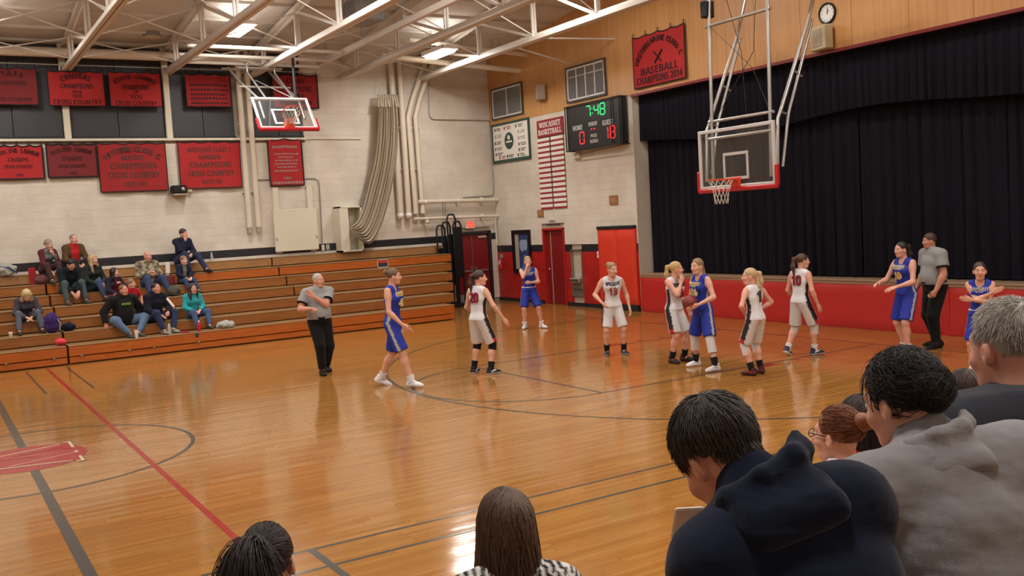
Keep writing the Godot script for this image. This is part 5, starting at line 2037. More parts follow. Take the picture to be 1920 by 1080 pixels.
# One figure. d holds: h height, at, face (degrees; 0 looks towards +z), pelvis height (py) and its shift (pz),
# lean/tilt/twist of the trunk, hand targets from the shoulders (x outward), feet (x outward, y, z), head yaw/pitch, clothes.
func person(d: Dictionary) -> Node3D:
	var t := thing("person", d.label, "person", d.at, deg_to_rad(d.face), d.get("group", ""))
	var H: float = d.get("h", 1.7)
	var k := H / 1.7
	var male: bool = d.get("male", false)
	var bulk: float = d.get("bulk", 1.0)
	var cell: float = d.get("cell", .019)
	var py: float = d.get("py", .53 * H)
	var pel := Vector3(d.get("px", 0.0), py, d.get("pz", 0.0))
	var tr := Basis(Vector3.UP, deg_to_rad(d.get("twist", 0.0))) * Basis(Vector3.RIGHT, deg_to_rad(d.get("lean", 3.0))) * Basis(Vector3.BACK, deg_to_rad(d.get("tilt", 0.0)))
	var up := tr.y
	var chest := pel + up * .2 * H + tr.z * .01
	var neck := pel + up * .295 * H
	var sw := (.106 if male else .095) * H * (1.0 + (bulk - 1.0) * .55) * float(d.get("sws", 1.0))
	var hw := .05 * H
	var J := {}
	for s in 2:
		var sg := 1.0 if s == 0 else -1.0
		var n := "l" if s == 0 else "r"
		var sh := neck - up * .03 * H + tr.x * sg * sw
		var hand: Vector3 = d.get("h" + n, Vector3(.07, -.5, .1))
		hand = sh + (tr.x * sg * hand.x + Vector3.UP * hand.y + tr.z * hand.z) * k
		if d.has("H" + n): hand = d["H" + n]
		var pole: Vector3 = d.get("e" + n, Vector3(.5, -.2, -1))
		var e := ik(sh, hand, .172 * H, .15 * H, tr.x * sg * pole.x + Vector3.UP * pole.y + tr.z * pole.z)
		var hip := pel + Vector3(sg * hw, -.02 * H, 0)
		var foot: Vector3 = d.get("f" + n, Vector3(.1, 0, 0))
		var ank := Vector3(sg * foot.x, foot.y + .088, foot.z)
		var kp: Vector3 = d.get("k" + n, Vector3(.25, 0, 1))
		var kn := ik(hip, ank, .245 * H, .235 * H, Vector3(sg * kp.x, kp.y, kp.z))
		J[n] = {"sh": sh, "el": e[0], "wr": e[1], "hip": hip, "kn": kn[0], "an": kn[1], "sg": sg}
	# body: one continuous surface
	var lo := Vector3(9, 9, 9)
	var hi := -lo
	for n in ["l", "r"]:
		for q in ["sh", "el", "wr", "hip", "kn", "an"]:
			lo = lo.min(J[n][q]); hi = hi.max(J[n][q])
	lo = lo.min(neck) - Vector3.ONE * .2 * bulk
	hi = hi.max(neck + up * .08) + Vector3.ONE * .2 * bulk
	var f := Fld.new(lo, hi, cell)
	trunk(f, pel, chest, neck, tr, k * (1.0 if male else .93), bulk, 0.0, male)
	for n in ["l", "r"]:
		var j: Dictionary = J[n]
		arm(f, j, k * (1.0 if male else .87), 0.0, bulk)
		leg(f, j, k * (1.0 if male else .95), 0.0)
	var b := MB.new()
	var skin := lin(d.get("skin", "d9a58a"))
	b.col = skin
	f.mesh(b)
	# head
	var hs: float = d.get("head", .235) / .235
	var hb := tr * Basis(Vector3.UP, deg_to_rad(d.get("hyaw", 0.0))) * Basis(Vector3.RIGHT, deg_to_rad(d.get("hpitch", 0.0) - d.get("lean", 3.0) * .8)) * Basis(Vector3.BACK, deg_to_rad(d.get("hroll", 0.0)))
	var hc := neck + up * .035 * H + (hb * Vector3(0, .085, .035)) * hs + tr.z * .015
	var hx := Transform3D(hb.scaled_local(Vector3.ONE * hs), hc)
	var hair := lin(d.get("hair", "4a3526"))
	stamp(b, tmpl["head1" if not male else "head0"], hx, {0: skin, 1: skin * Color(.85, .6, .58), 2: Color(.7, .68, .66), 3: hair * .6})
	for n in ["l", "r"]:
		var j: Dictionary = J[n]
		var dn: Vector3 = -(j.wr - j.el).normalized()
		var pn: Vector3 = d.get("p" + n, Vector3(-1, 0, .3))
		var pz: Vector3 = (tr.x * j.sg * pn.x + Vector3.UP * pn.y + tr.z * pn.z)
		pz = (pz - dn * pz.dot(dn)).normalized()
		var px := dn.cross(pz)
		if j.sg < 0: px = -px
		var sc := k * (.98 if male else .9)
		# thumb must lie to the front: flip the mirrored hand for the left side
		stamp(b, tmpl["hand%d" % d.get("g" + n, 0)], Transform3D(Basis(px * sc, dn * sc, pz * sc), j.wr), {0: skin})
	part(t, "body", b, M.skin)
	dress(t, d, J, pel, chest, neck, tr, k, H, bulk, cell, lo, hi, male)
	# hair
	b = MB.new()
	var st: Array = d.get("style", ["short"])
	for q in st:
		if tmpl.has("hair_" + q): stamp(b, tmpl["hair_" + q], hx, {0: hair})
	if d.has("strands"): strands(b, hx, d.strands, hair, d.get("sseed", 1))
	if d.has("strands2"): strands(b, hx, d.strands2, hair, d.get("sseed", 1) + 50)
	if b.v.size(): part(t, "hair", b, M.hair)
	if d.has("band"):
		b = MB.new()
		b.col = lin(d.band)
		b.sphere(hx * Vector3(0, .055, -.118), Vector3(.03, .03, .02) * hs, 10, hb)
		part(t, "hair_tie", b, M.cloth)
	if d.has("glasses"):
		b = MB.new()
		for s in [-1, 1]:
			var pts := []
			for q in 13:
				var a := TAU * q / 12
				pts.append(hx * Vector3(s * .032 + cos(a) * .024, .006 + sin(a) * .018, .104))
			b.tube(pts, .0022, 5)
			b.tube([hx * Vector3(s * .056, .01, .103), hx * Vector3(s * .08, .008, .0)], .0022, 5)
		part(t, "glasses", b, M.black_metal)
	return t

func trunk(f: Fld, pel: Vector3, chest: Vector3, neck: Vector3, tr: Basis, k: float, bulk: float, grow: float, male: bool) -> void:
	var w := (.098 if male else .088) * k * bulk + grow
	var u := tr.z
	f.cap(pel - tr.x * .055 * k + Vector3(0, -.01, 0), pel + tr.x * .055 * k + Vector3(0, -.01, 0), .098 * k * lerpf(1, bulk, .7) + grow, .098 * k * lerpf(1, bulk, .7) + grow, .05, u, 1.05)
	f.cap(pel - tr.x * .04 * k, chest - tr.x * .045 * k - tr.y * .03, w, w * 1.02, .06, u, 1.12 / sqrt(bulk))
	f.cap(pel + tr.x * .04 * k, chest + tr.x * .045 * k - tr.y * .03, w, w * 1.02, .06, u, 1.12 / sqrt(bulk))
	f.cap(chest - tr.x * .06 * k, chest + tr.x * .06 * k, .1 * k * lerpf(1, bulk, .7) + grow, .1 * k * lerpf(1, bulk, .7) + grow, .05, u, 1.12)
	f.cap(neck - tr.y * .055 * k - tr.x * .1 * k, neck - tr.y * .055 * k + tr.x * .1 * k, .058 * k + grow, .058 * k + grow, .05)
	f.cap(neck - tr.y * .08, neck + tr.y * .07 * k + tr.z * .012, .062 * k + grow, .05 * k + grow * .5, .05)
	if not male and bulk < 1.4:
		for s in [-1, 1]: f.ell(chest + tr.x * s * .062 * k + tr.z * (.075 * k + grow) + tr.y * .0, Vector3(.055, .055, .045) * k + Vector3.ONE * grow, tr, .04)
	if bulk > 1.13:
		f.ell(pel + tr.y * .12 + tr.z * .05 * bulk, Vector3(.14, .15, .12) * bulk + Vector3.ONE * grow, tr, .08)
func arm(f: Fld, j: Dictionary, k: float, grow: float, bulk := 1.0, upto := 1.0) -> void:
	var q := lerpf(1.0, bulk, .6) * k
	f.cap(j.sh, j.sh.lerp(j.el, .3), .056 * q + grow, .052 * q + grow, .04)
	f.cap(j.sh.lerp(j.el, .2), j.el, .052 * q + grow, .042 * q + grow, .03)
	f.cap(j.el, j.el.lerp(j.wr, .3), .041 * q + grow, .043 * q + grow, .025)
	f.cap(j.el.lerp(j.wr, .25), j.wr, .043 * q + grow, .028 * q + grow, .025)
func leg(f: Fld, j: Dictionary, k: float, grow: float) -> void:
	f.cap(j.hip, j.hip.lerp(j.kn, .5), .088 * k + grow, .076 * k + grow, .05)
	f.cap(j.hip.lerp(j.kn, .4), j.kn, .078 * k + grow, .056 * k + grow, .03)
	var back: Vector3 = (j.kn - (j.hip + j.an) * .5)
	back = back.normalized() * -.015 if back.length() > .01 else Vector3(0, 0, -.015)
	f.cap(j.kn, j.kn.lerp(j.an, .35) + back, .054 * k + grow, .057 * k + grow, .03)
	f.cap(j.kn.lerp(j.an, .3) + back, j.an, .056 * k + grow, .036 * k + grow, .03)
	f.cap(j.an, j.an + Vector3(0, -.03, .05), .034 * k, .03 * k, .02)

func dress(t: Node3D, d: Dictionary, J: Dictionary, pel: Vector3, chest: Vector3, neck: Vector3, tr: Basis, k: float, H: float, bulk: float, cell: float, lo: Vector3, hi: Vector3, male: bool) -> void:
	var b: MB
	var f: Fld
	var kk := k * (1.0 if male else .93)
	var wr := FastNoiseLite.new()
	wr.seed = int(d.get("seed", 5))
	wr.frequency = 5.0
	var topk: String = d.get("top", "jersey")
	var tc := lin(d.get("top_col", "d8d8dc"))
	var grow: float = d.get("loose", .016)
	var side := lin(d.get("side_col", "26262c"))
	var fm: Material = M.get(d.get("fabric", "cloth"))
	# ---- upper garment
	f = Fld.new(lo.max(Vector3(-9, pel.y - .32, -9)), hi, cell)
	trunk(f, pel, chest, neck, tr, kk, bulk, grow, male)
	if topk == "jersey":
		for n in ["l", "r"]:
			var j: Dictionary = J[n]
			f.cap(neck - tr.y * .03 + tr.x * j.sg * .07, j.sh - tr.x * j.sg * .015 - tr.y * .01, .05 * kk + grow * .7, .045 * kk + grow * .6, .03)
			f.ell(j.sh + tr.x * j.sg * .055 * k - tr.y * .045, Vector3(.05, .1, .085) * k, tr, .015, 1)
		f.cap(neck - tr.y * .015 + tr.z * .075, neck + tr.y * .14, .062, .1, .01, Vector3.ZERO, 1.0, 0, 1)
		f.cut(neck + tr.y * .028, tr.y)
		f.cap(pel + Vector3(0, -.02, 0) - tr.x * .05, pel + Vector3(0, -.02, 0) + tr.x * .05, .105 * kk + grow, .105 * kk + grow, .04, tr.z, 1.05)
		f.cut(pel + Vector3(0, -.03, 0), Vector3.DOWN)
	else:
		var cuff: float = {"polo": .62, "tee": .62, "hoodie": .97, "jacket": .97, "sweater": .92}[topk]
		for n in ["l", "r"]:
			var j: Dictionary = J[n]
			var q := lerpf(1.0, bulk, .6) * kk
			var g2 := grow + (.006 if topk == "hoodie" or topk == "jacket" else .0)
			f.cap(neck - tr.y * .02 + tr.x * j.sg * .03, j.sh - tr.y * .004, .06 * kk + grow, .054 * q + g2 * .8, .06)
			if cuff < .9:
				f.cap(j.sh, j.sh.lerp(j.el, cuff), .054 * q + g2 * .8, .056 * q + g2 + .008, .04, Vector3.ZERO, 1.0, 1)
			else:
				f.cap(j.sh, j.el, .055 * q + g2 * .9, .048 * q + g2, .05)
				f.cap(j.el, j.el.lerp(j.wr, cuff), .05 * q + g2, .036 * q + g2 * .8, .03, Vector3.ZERO, 1.0, 1)
		if topk != "hoodie":
			f.cut(neck + tr.y * .055, (tr.y * .9 - tr.z * .3).normalized())
		var hem: float = d.get("hem", -.06)
		f.cap(pel + Vector3(0, hem * .5, 0) - tr.x * .045, pel + Vector3(0, hem * .5, 0) + tr.x * .045, .112 * kk * lerpf(1, bulk, .8) + grow, .112 * kk * lerpf(1, bulk, .8) + grow, .04, tr.z, 1.05)
		if not d.get("seated", false): f.cut(pel + Vector3(0, hem, 0), Vector3.DOWN)
		if topk == "hoodie" and not d.has("big_hood"):
			var z := -tr.z
			if true:
				for q in 9:
					var a0 := lerpf(-1.9, 1.9, q / 9.0)
					var a1 := lerpf(-1.9, 1.9, (q + 1) / 9.0)
					var p0 := neck + tr.y * (.045 + .015 * cos(a0)) + (tr.x * sin(a0) * .085 + z * cos(a0) * .085) * k
					var p1 := neck + tr.y * (.045 + .015 * cos(a1)) + (tr.x * sin(a1) * .085 + z * cos(a1) * .085) * k
					f.cap(p0, p1, .03, .03, .03)
				f.cap(neck + z * .1 + tr.y * .02, neck + z * .12 - tr.y * .1, .06, .05, .04, tr.z, 1.5)

		if d.has("wrinkle"): f.warp(wr, d.wrinkle, Vector3(1, 1.6, 1))
	b = MB.new()
	b.col = tc
	var camo := FastNoiseLite.new()
	camo.frequency = 9.0
	var paint = null
	if topk == "jersey":
		paint = func(p):
			var q: Vector3 = tr.inverse() * (p - pel)
			if absf(q.x) > .085 * kk * bulk and absf(q.z) < d.get("side_w", .035) and q.y < .2 * H: return side
			return tc
	elif d.has("camo"):
		paint = func(p):
			var v := camo.get_noise_3dv(p)
			return lin("4c4636") if v > .18 else (lin("7d735c") if v > -.1 else lin("a59c86"))
	elif d.has("stripes"):
		paint = func(p): return lin("d8d6d0") if fmod(absf(p.x * cos(.4) + p.y * .45) + 5.0, .022) < .011 else lin("1b1b20")
	elif d.has("panel_col"):
		paint = func(p):
			var q: Vector3 = tr.inverse() * (p - pel)
			return lin(d.panel_col) if absf(q.x) < d.get("panel_w", .05) and q.z > .02 else tc
	f.mesh(b, Transform3D(), paint)
	part(t, {"jersey": "jersey", "polo": "polo_shirt", "tee": "shirt", "hoodie": "hoodie", "jacket": "jacket", "sweater": "sweater"}[topk], b, fm)
	if d.has("big_hood"):
		# the hood, fallen back over the shoulders: a rolled rim round the neck and a soft bag behind it
		var hk: float = d.get("hood", .76)
		var ts := Basis(tr.x * hk, tr.y * hk, tr.z * hk)
		var z := -ts.z
		f = Fld.new(neck - Vector3.ONE * .25, neck + Vector3.ONE * .2, .0098)
		var rp := [neck + ts.x * .09 - z * .085 + ts.y * .005, neck + ts.x * .112 - z * .01 + ts.y * .03, neck + ts.x * .095 + z * .06 + ts.y * .05, neck + ts.x * .02 + z * .11 + ts.y * .06, neck - ts.x * .07 + z * .1 + ts.y * .07, neck - ts.x * .115 + z * .05 + ts.y * .085, neck - ts.x * .112 - z * .01 + ts.y * .035, neck - ts.x * .09 - z * .085 + ts.y * .005]
		for q in 7: f.cap(rp[q], rp[q + 1], .024 * hk, .024 * hk, .018)
		f.cap(rp[5], rp[5] + ts.y * .04 - ts.x * .012, .02 * hk, .006, .018)
		f.ell(neck + z * .085 - ts.y * .01, Vector3(.128, .085, .055) * hk, tr * Basis(Vector3.RIGHT, .45), .026)
		f.cap(neck + z * .1 + ts.x * .085 - ts.y * .055, neck + z * .125 - ts.x * .085 - ts.y * .06, .036 * hk, .04 * hk, .026)
		f.cap(neck + ts.x * .1 + z * .02, neck + ts.x * .05 + z * .1 - ts.y * .05, .034 * hk, .034 * hk, .026)
		f.cap(neck - ts.x * .105 + z * .02 + ts.y * .01, neck - ts.x * .06 + z * .1 - ts.y * .05, .036 * hk, .034 * hk, .026)
		f.warp(wr, .01, Vector3(.7, 1.8, 1))
		f.ell(neck + tr.y * .075, Vector3(.07, .06, .066), tr, .015, 1)
		b = MB.new()
		b.col = tc
		f.mesh(b)
		part(t, "hood", b, fm)
	# ---- lower garment
	var low: String = d.get("low", "shorts")
	var lc := lin(d.get("low_col", "c9c6c4"))
	f = Fld.new(lo.max(Vector3(-9, -9, -9)), hi.min(Vector3(9, maxf(pel.y + .2, maxf(J.l.kn.y, J.r.kn.y) + .14), 9)), cell)
	f.cap(pel - tr.x * .05 * k + Vector3(0, .0, 0), pel + tr.x * .05 * k, .108 * kk * lerpf(1, bulk, .75), .108 * kk * lerpf(1, bulk, .75), .05, tr.z, 1.05)
	for n in ["l", "r"]:
		var j: Dictionary = J[n]
		if low == "shorts":
			f.cap(j.hip, j.hip.lerp(j.kn, .92), .1 * kk, .108 * kk, .05, Vector3.ZERO, 1.0, 1)
		else:
			var g: float = .022 if low == "trousers" else .013
			var bk := lerpf(1, bulk, .5)
			f.cap(j.hip, j.kn, (.09 * kk + g) * bk, (.062 * kk + g) * bk, .05)
			f.cap(j.kn, j.kn.lerp(j.an, .97), (.062 * kk + g) * bk, .044 * kk + g, .03, Vector3.ZERO, 1.0, 1)
	if bulk > 1.13 and low != "shorts" and not d.get("seated", false): f.ell(pel + tr.y * .12 + tr.z * .05 * bulk, Vector3(.14, .15, .12) * bulk + Vector3.ONE * .026, tr, .06)
	if not d.get("seated", false): f.cut(pel + Vector3(0, .075, 0), Vector3.UP)
	b = MB.new()
	b.col = lc
	var hemc = d.get("stripe_col", "")
	if low == "shorts":
		paint = func(p):
			for n in ["l", "r"]:
				var j: Dictionary = J[n]
				var ax: Vector3 = (j.kn - j.hip)
				var tt: float = (p - j.hip).dot(ax) / ax.length_squared()
				var off: Vector3 = p - j.hip - ax * tt
				var outx: float = off.dot(Vector3(j.sg, 0, 0))
				if (p.x - pel.x) * j.sg > 0 and outx > .07 * kk and absf(off.z) < d.get("side_w", .045):
					if hemc != "" and tt > .75: return lin(hemc)
					return side
			return lc
	else: paint = null
	f.mesh(b, Transform3D(), paint)
	part(t, {"shorts": "shorts", "trousers": "trousers", "jeans": "jeans"}[low], b, fm if low == "shorts" else M.cloth)
	# ---- socks and shoes
	for n in ["l", "r"]:
		var j: Dictionary = J[n]
		if d.has("sock"):
			b = MB.new()
			b.col = lin(d.sock)
			var top: float = d.get("sock_len", .4)
			b.tube([j.an + Vector3(0, -.01, 0), j.an.lerp(j.kn, top * .5), j.an.lerp(j.kn, top)], [.046 * k, .05 * k, .057 * k], 12)
			part(t, "sock", b, M.cloth)
		if d.has("knee_" + n):
			b = MB.new()
			b.col = lin(d["knee_" + n])
			var q0: float = d.get("knee_up", .25)
			b.tube([j.kn.lerp(j.an, d.get("knee_dn", .22)), j.kn, j.kn.lerp(j.hip, q0)], [.066 * k, .068 * k, .08 * k], 14)
			part(t, "knee_sleeve" if q0 > .3 or d.get("knee_dn", .22) > .3 else "knee_pad", b, M.cloth)
		var sk := "shoe1" if d.get("low_shoe", false) else "shoe0"
		b = MB.new()
		var toe: float = d.get("t" + n, 15.0)
		var fp: float = d.get("pitch" + n, 0.0)
		stamp(b, tmpl[sk], Transform3D(Basis(Vector3.UP, deg_to_rad(toe * j.sg)) * Basis(Vector3.RIGHT, deg_to_rad(fp)) * Basis.from_scale(Vector3.ONE * (1.08 if male else .98) * k), j.an), {0: lin(d.get("shoe", "e4e4e6")), 1: lin(d.get("sole", "e8e8e8")), 2: lin(d.get("shoe_mark", "b8b8bc"))})
		part(t, "shoe", b, M.shiny_cloth)
	# ---- extras on the cloth
	if d.has("collar"):
		b = MB.new()
		b.col = lin(d.collar)
		var pts := []
		for q in 17:
			var a := lerpf(-PI, PI, q / 16.0)
			pts.append(neck + tr.y * (.03 + .02 * -cos(a)) + tr.x * sin(a) * .066 + tr.z * (cos(a) * .066 + .012))
		b.tube(pts, .013, 6)
		part(t, "collar", b, M.cloth)
	if d.has("cuffs"):
		for n in ["l", "r"]:
			var j: Dictionary = J[n]
			b = MB.new()
			b.col = lin(d.cuffs)
			var p: Vector3 = j.sh.lerp(j.el, .6)
			var q: Vector3 = j.sh.lerp(j.el, .66)
			b.tube([p, q], (.056 * lerpf(1.0, bulk, .6) * kk + grow + .01), 14)
			part(t, "cuff", b, M.cloth)
	if d.has("belt"):
		b = MB.new()
		b.col = lin(d.belt)
		var pts := []
		for q in 25:
			var a := TAU * q / 24
			pts.append(pel + Vector3(0, .06, 0) + tr.x * sin(a) * (.165 * kk * lerpf(1, bulk, .8)) + tr.z * cos(a) * (.112 * kk * lerpf(1, bulk, .9)))
		b.tube(pts, .016, 6)
		part(t, "waistband", b, M.cloth)
	for q in d.get("print", []):
		# lettering on the front (side 1) or the back (-1): text, height above the pelvis / H, size, width, colour, side
		b = MB.new()
		b.col = lin(q[4])
		var sgn: float = q[5]
		var R := .145 * kk * bulk
		var dep: float = q[6] if q.size() > 6 else (.134 * kk + grow if sgn > 0 else .102 * kk + grow)
		var at: Vector3 = pel + tr.y * q[1] * H + tr.z * sgn * dep
		var bx := Basis(tr.x * sgn, tr.y, tr.z * sgn)
		text_mb(b, q[0], q[2], .03, Transform3D(bx, at), q.size() > 7, q[3], func(p): return Vector3(p.x, p.y, p.z - p.x * p.x * 2.2))
		part(t, "lettering", b, M.vertex)

func strands(b: MB, hx: Transform3D, q: Dictionary, col: Color, sd: int) -> void:
	# locks of hair growing from the scalp; q: n, len, out (lift), fall, part, curl, region of the scalp
	var g := RandomNumberGenerator.new()
	g.seed = sd
	var ce := Vector3(0, .036, -.016)
	var r := Vector3(.079, .092, .1) * float(q.get("puff", 1.0))
	var face_z: float = q.get("face_z", .05)
	for i in int(q.n):
		var dir := Vector3(g.randfn(0, 1), g.randfn(0, 1), g.randfn(0, 1)).normalized()
		if dir.y < q.get("low", -.55): continue
		if dir.z * r.z > face_z and dir.y < .62: continue
		if absf(dir.x) > q.get("side_x", .8) and dir.y < q.get("side_y", -.12) and dir.z > -.5: continue
		var p := ce + dir * r
		if q.get("mode", "") == "tail":
			p = Vector3(dir.x * .022, q.get("ky", .06) + dir.y * .02, -.115)
		elif q.get("mode", "") == "bun":
			p = Vector3(0, q.get("ky", .02), -.1) + dir * Vector3(.05, .042, .03)
		var nn := dir
		var L: float = q.len * g.randf_range(.65, 1.15)
		var mode: String = q.get("mode", "down")
		var lift: float = q.get("out", .1) * g.randf_range(.3, 1.4)
		var whorl := Vector3(.1, .8, -.6)
		var knot := Vector3(0, q.get("ky", .03), -.135)
		var pts := []
		var rad := []
		var w: float = q.get("w", .0022) * g.randf_range(.7, 1.3)
		var steps := int(q.get("steps", 6))
		var c: float = q.get("curl", 0.0)
		var ph: float = g.randf() * TAU if not q.has("wave") else p.x * q.wave + p.y * 12.0 + g.randf() * .9
		var jit: Vector3 = Vector3(g.randfn(0, 1), g.randfn(0, 1), g.randfn(0, 1)) * q.get("mess", .12)
		for s in steps + 1:
			var u := float(s) / steps
			var ed := (p - ce) / r
			var en := ed.normalized()
			nn = (en / r).normalized()
			var flow: Vector3
			match mode:
				"down": flow = Vector3(en.x * .25, -1.0, en.z * .25)
				"back": flow = (knot - p).normalized()
				"tail": flow = Vector3(jit.x * .5, .35 - u * 2.6, -.7 + u * .9)
				_: flow = (en - whorl).normalized() + Vector3(0, -.35, 0)
			flow += jit
			var on: bool = en.y > float(q.get("leave", -.62)) and mode != "back" and mode != "tail" and mode != "bun" or mode == "back" and ed.length() < 1.5
			if on:
				flow = (flow - nn * flow.dot(nn)).normalized()
				p = ce + en * r * (1.015 + lift * u)
			elif mode == "tail": flow = flow.normalized()
			elif mode == "bun":
				var bc := Vector3(0, q.get("ky", .02), -.103)
				var bn := (p - bc).normalized()
				flow = bn.cross(jit.normalized()).normalized()
				p = bc + bn * Vector3(.05, .042, .03) * (1.0 + lift * u)
			else: flow = (flow * .3 + Vector3(0, -1, 0)).normalized()
			var side := nn.cross(flow)
			pts.append(hx * (p + side * sin(ph + u * 7.0) * c))
			rad.append(w * (1.0 - u * .75) * hx.basis.x.length())
			p += flow * L / steps
		b.col = col * g.randf_range(.55, 1.5)
		b.col.a = 1.0
		b.tube(pts, rad, 3, false)

func sit(x: float, row: int, d: Dictionary) -> Node3D:
	# a spectator on the far bleacher, feet on the row below
	d.at = Vector3(x, row_y(row), -9.2 - .6 * row - (.3 if row < 6 else -.1))
	return seat(d)
func seat(d: Dictionary) -> Node3D:
	d.seated = true
	var base := {"py": .115, "lean": 8.0, "fl": Vector3(.13, -.24, .5), "fr": Vector3(.12, -.24, .52), "kl": Vector3(.15, 1, .5), "kr": Vector3(.15, 1, .5), "hl": Vector3(-.07, -.34, .28), "hr": Vector3(-.07, -.34, .28), "el": Vector3(.8, -.6, -.4), "er": Vector3(.8, -.6, -.4), "gl": 0, "gr": 0, "low": "jeans", "low_col": "3c4a63", "shoe": "4a4744", "sole": "2a2826", "shoe_mark": "4a4744", "hem": -.1, "tl": 5.0, "tr": 5.0, "pl": Vector3(-.2, -1, 0), "pr": Vector3(-.2, -1, 0)}
	base.merge(d, true)
	return person(base)

func build_people() -> void:
	build_templates()
	var white := {"top_col": "e2e3e8", "low_col": "d6d4d4", "side_col": "2c2527", "stripe_col": "b3282c", "fabric": "shiny_cloth", "sock": "1a191b", "sock_len": .3}
	var blue := {"top_col": "2439a6", "low_col": "2236a0", "side_col": "b9b8ae", "side_w": .02, "fabric": "shiny_cloth", "sock": "dcdcde", "sock_len": .2, "shoe": "e2e2e6", "hair": "5d4632"}
	var official := {"male": true, "top": "polo", "top_col": "9a9d9d", "low": "trousers", "low_col": "17171b", "collar": "1c1b24", "cuffs": "15151a", "shoe": "131315", "sole": "131315", "shoe_mark": "131315", "low_shoe": true, "belt": "101012", "hem": .01, "loose": .022}
	var d: Dictionary
	d = {"label": "grey haired referee walking with one arm crossed over his chest", "h": 1.78, "at": Vector3(-2.12, 0, -3.36), "face": -8.0, "bulk": 1.14, "skin": "d79a83", "hair": "b4aea6", "style": ["crop"], "hyaw": 38.0,
		"fl": Vector3(.1, .02, -.16), "fr": Vector3(.04, 0, .14), "kr": Vector3(-.1, 0, 1), "hl": Vector3(-.3, -.06, .24), "el": Vector3(.6, -1, .1), "pl": Vector3(-.3, 0, -1), "gl": 2, "hr": Vector3(.0, -.24, .3), "er": Vector3(.7, -.8, -.3), "pr": Vector3(0, -1, 0), "gr": 1, "tl": 5.0, "tr": 5.0, "lean": 0.0}
	person(merged(official, d))
	d = {"label": "blue player with a bun walking past the free throw circle", "h": 1.88, "at": Vector3(-1.79, 0, -1.06), "face": 45.0, "skin": "dda78d", "hair": "6a5038", "style": ["pulled", "bun"], "hyaw": 12.0, "hair_note": 0,
		"fl": Vector3(.13, .035, -.3), "fr": Vector3(.13, 0, .3), "pitchl": 22.0, "hr": Vector3(.04, -.46, .2), "hl": Vector3(.06, -.48, -.02), "lean": 2.0, "print": [["BOOTHBAY", .235, .075, .24, "d9c892", 1.0], ["42", .165, .12, .13, "d9c892", 1.0]]}
	person(merged(blue, d))
	d = {"label": "white player number 20 seen from behind with red hair tie and knee pads", "h": 1.71, "at": Vector3(-.31, 0, -.99), "face": 108.0, "skin": "dda78d", "hair": "3d2a20", "style": ["pulled", "tail"], "band": "b02a34", "hyaw": -40.0,
		"fl": Vector3(.17, 0, .0), "fr": Vector3(.17, 0, .04), "hr": Vector3(.24, -.45, .12), "hl": Vector3(.05, -.4, .2), "knee_l": "1c1b1d", "knee_r": "1c1b1d", "shoe": "26262a", "shoe_mark": "e6e6e6", "print": [["20", .2, .17, .18, "8e2230", -1.0]]}
	person(merged(white, d))
	d = {"label": "blue player with hand at her mouth in front of the red wall", "h": 1.66, "at": Vector3(3.69, 0, -5.69), "face": -30.0, "skin": "d9a58e", "hair": "a88a62", "style": ["pulled"], "belt": "d8d8da", "hyaw": 8.0,
		"fl": Vector3(.24, 0, .06), "fr": Vector3(.14, 0, .0), "tl": 35.0, "hr": Vector3(-.13, .09, .19), "er": Vector3(.5, -1, .2), "pr": Vector3(-.6, 0, -1), "gr": 1, "hl": Vector3(-.14, -.26, .22), "el": Vector3(.7, -.7, -.3), "gl": 1, "print": [["BOOTHBAY", .225, .07, .22, "dcd8cc", 1.0]]}
	person(merged(blue, d))
	d = {"label": "white player number 13 with a top knot facing the crowd", "h": 1.66, "at": Vector3(2.32, 0, -.87), "face": -28.0, "skin": "dfab93", "hair": "9b7d58", "style": ["pulled", "bun"], "hyaw": 22.0, "hpitch": 6.0,
		"fl": Vector3(.16, 0, .02), "fr": Vector3(.14, 0, 0), "hr": Vector3(.05, -.38, .16), "er": Vector3(.9, -.4, -.8), "hl": Vector3(.13, -.5, .04), "shoe": "3a3d43", "shoe_mark": "565a61", "sole": "c4c8cc", "print": [["WISCASSET", .235, .07, .25, "4c4e58", 1.0], ["13", .155, .14, .15, "8e2230", 1.0]]}
	person(merged(white, d))
	d = {"label": "white player number 25 with a blonde ponytail beside the ball holder", "h": 1.67, "at": Vector3(2.42, 0, .62), "face": 10.0, "skin": "dfa58f", "hair": "c2a06a", "style": ["pulled", "tail"], "hyaw": 42.0,
		"fl": Vector3(.15, 0, .05), "fr": Vector3(.1, 0, .0), "hr": Vector3(-.12, .02, .2), "er": Vector3(.6, -1, .0), "pr": Vector3(-.3, 0, -1), "gr": 1, "hl": Vector3(.04, -.46, .1), "shoe": "2b1f20", "shoe_mark": "7d2b2e", "sole": "3a3436", "print": [["WISCASSET", .235, .07, .25, "4c4e58", 1.0], ["25", .155, .14, .16, "8e2230", 1.0]]}
	person(merged(white, d))
	d = {"label": "blue player holding the ball at her waist", "h": 1.75, "at": Vector3(2.3, 0, 1.43), "face": -95.0, "skin": "dfab93", "hair": "8f7450", "style": ["pulled", "braid"], "hyaw": 8.0,
		"fl": Vector3(.33, 0, .07), "fr": Vector3(.3, 0, -.05), "tl": 0.0, "tr": 0.0, "Hl": Vector3(.175, 1.02, .23), "Hr": Vector3(-.1, 1.04, .22), "el": Vector3(.9, -.3, -.9), "er": Vector3(.9, -.3, -.9), "pl": Vector3(-1, 0, .5), "pr": Vector3(-1, 0, .4), "gl": 2, "gr": 2, "knee_l": "cfccca", "knee_r": "cfccca", "knee_dn": .52, "knee_up": .4, "sock": "1d1d20", "sock_len": .3, "print": [["BOOTHBAY", .225, .075, .24, "d9c892", 1.0], ["24", .16, .12, .13, "d9c892", 1.0]]}
	person(merged(blue, d))
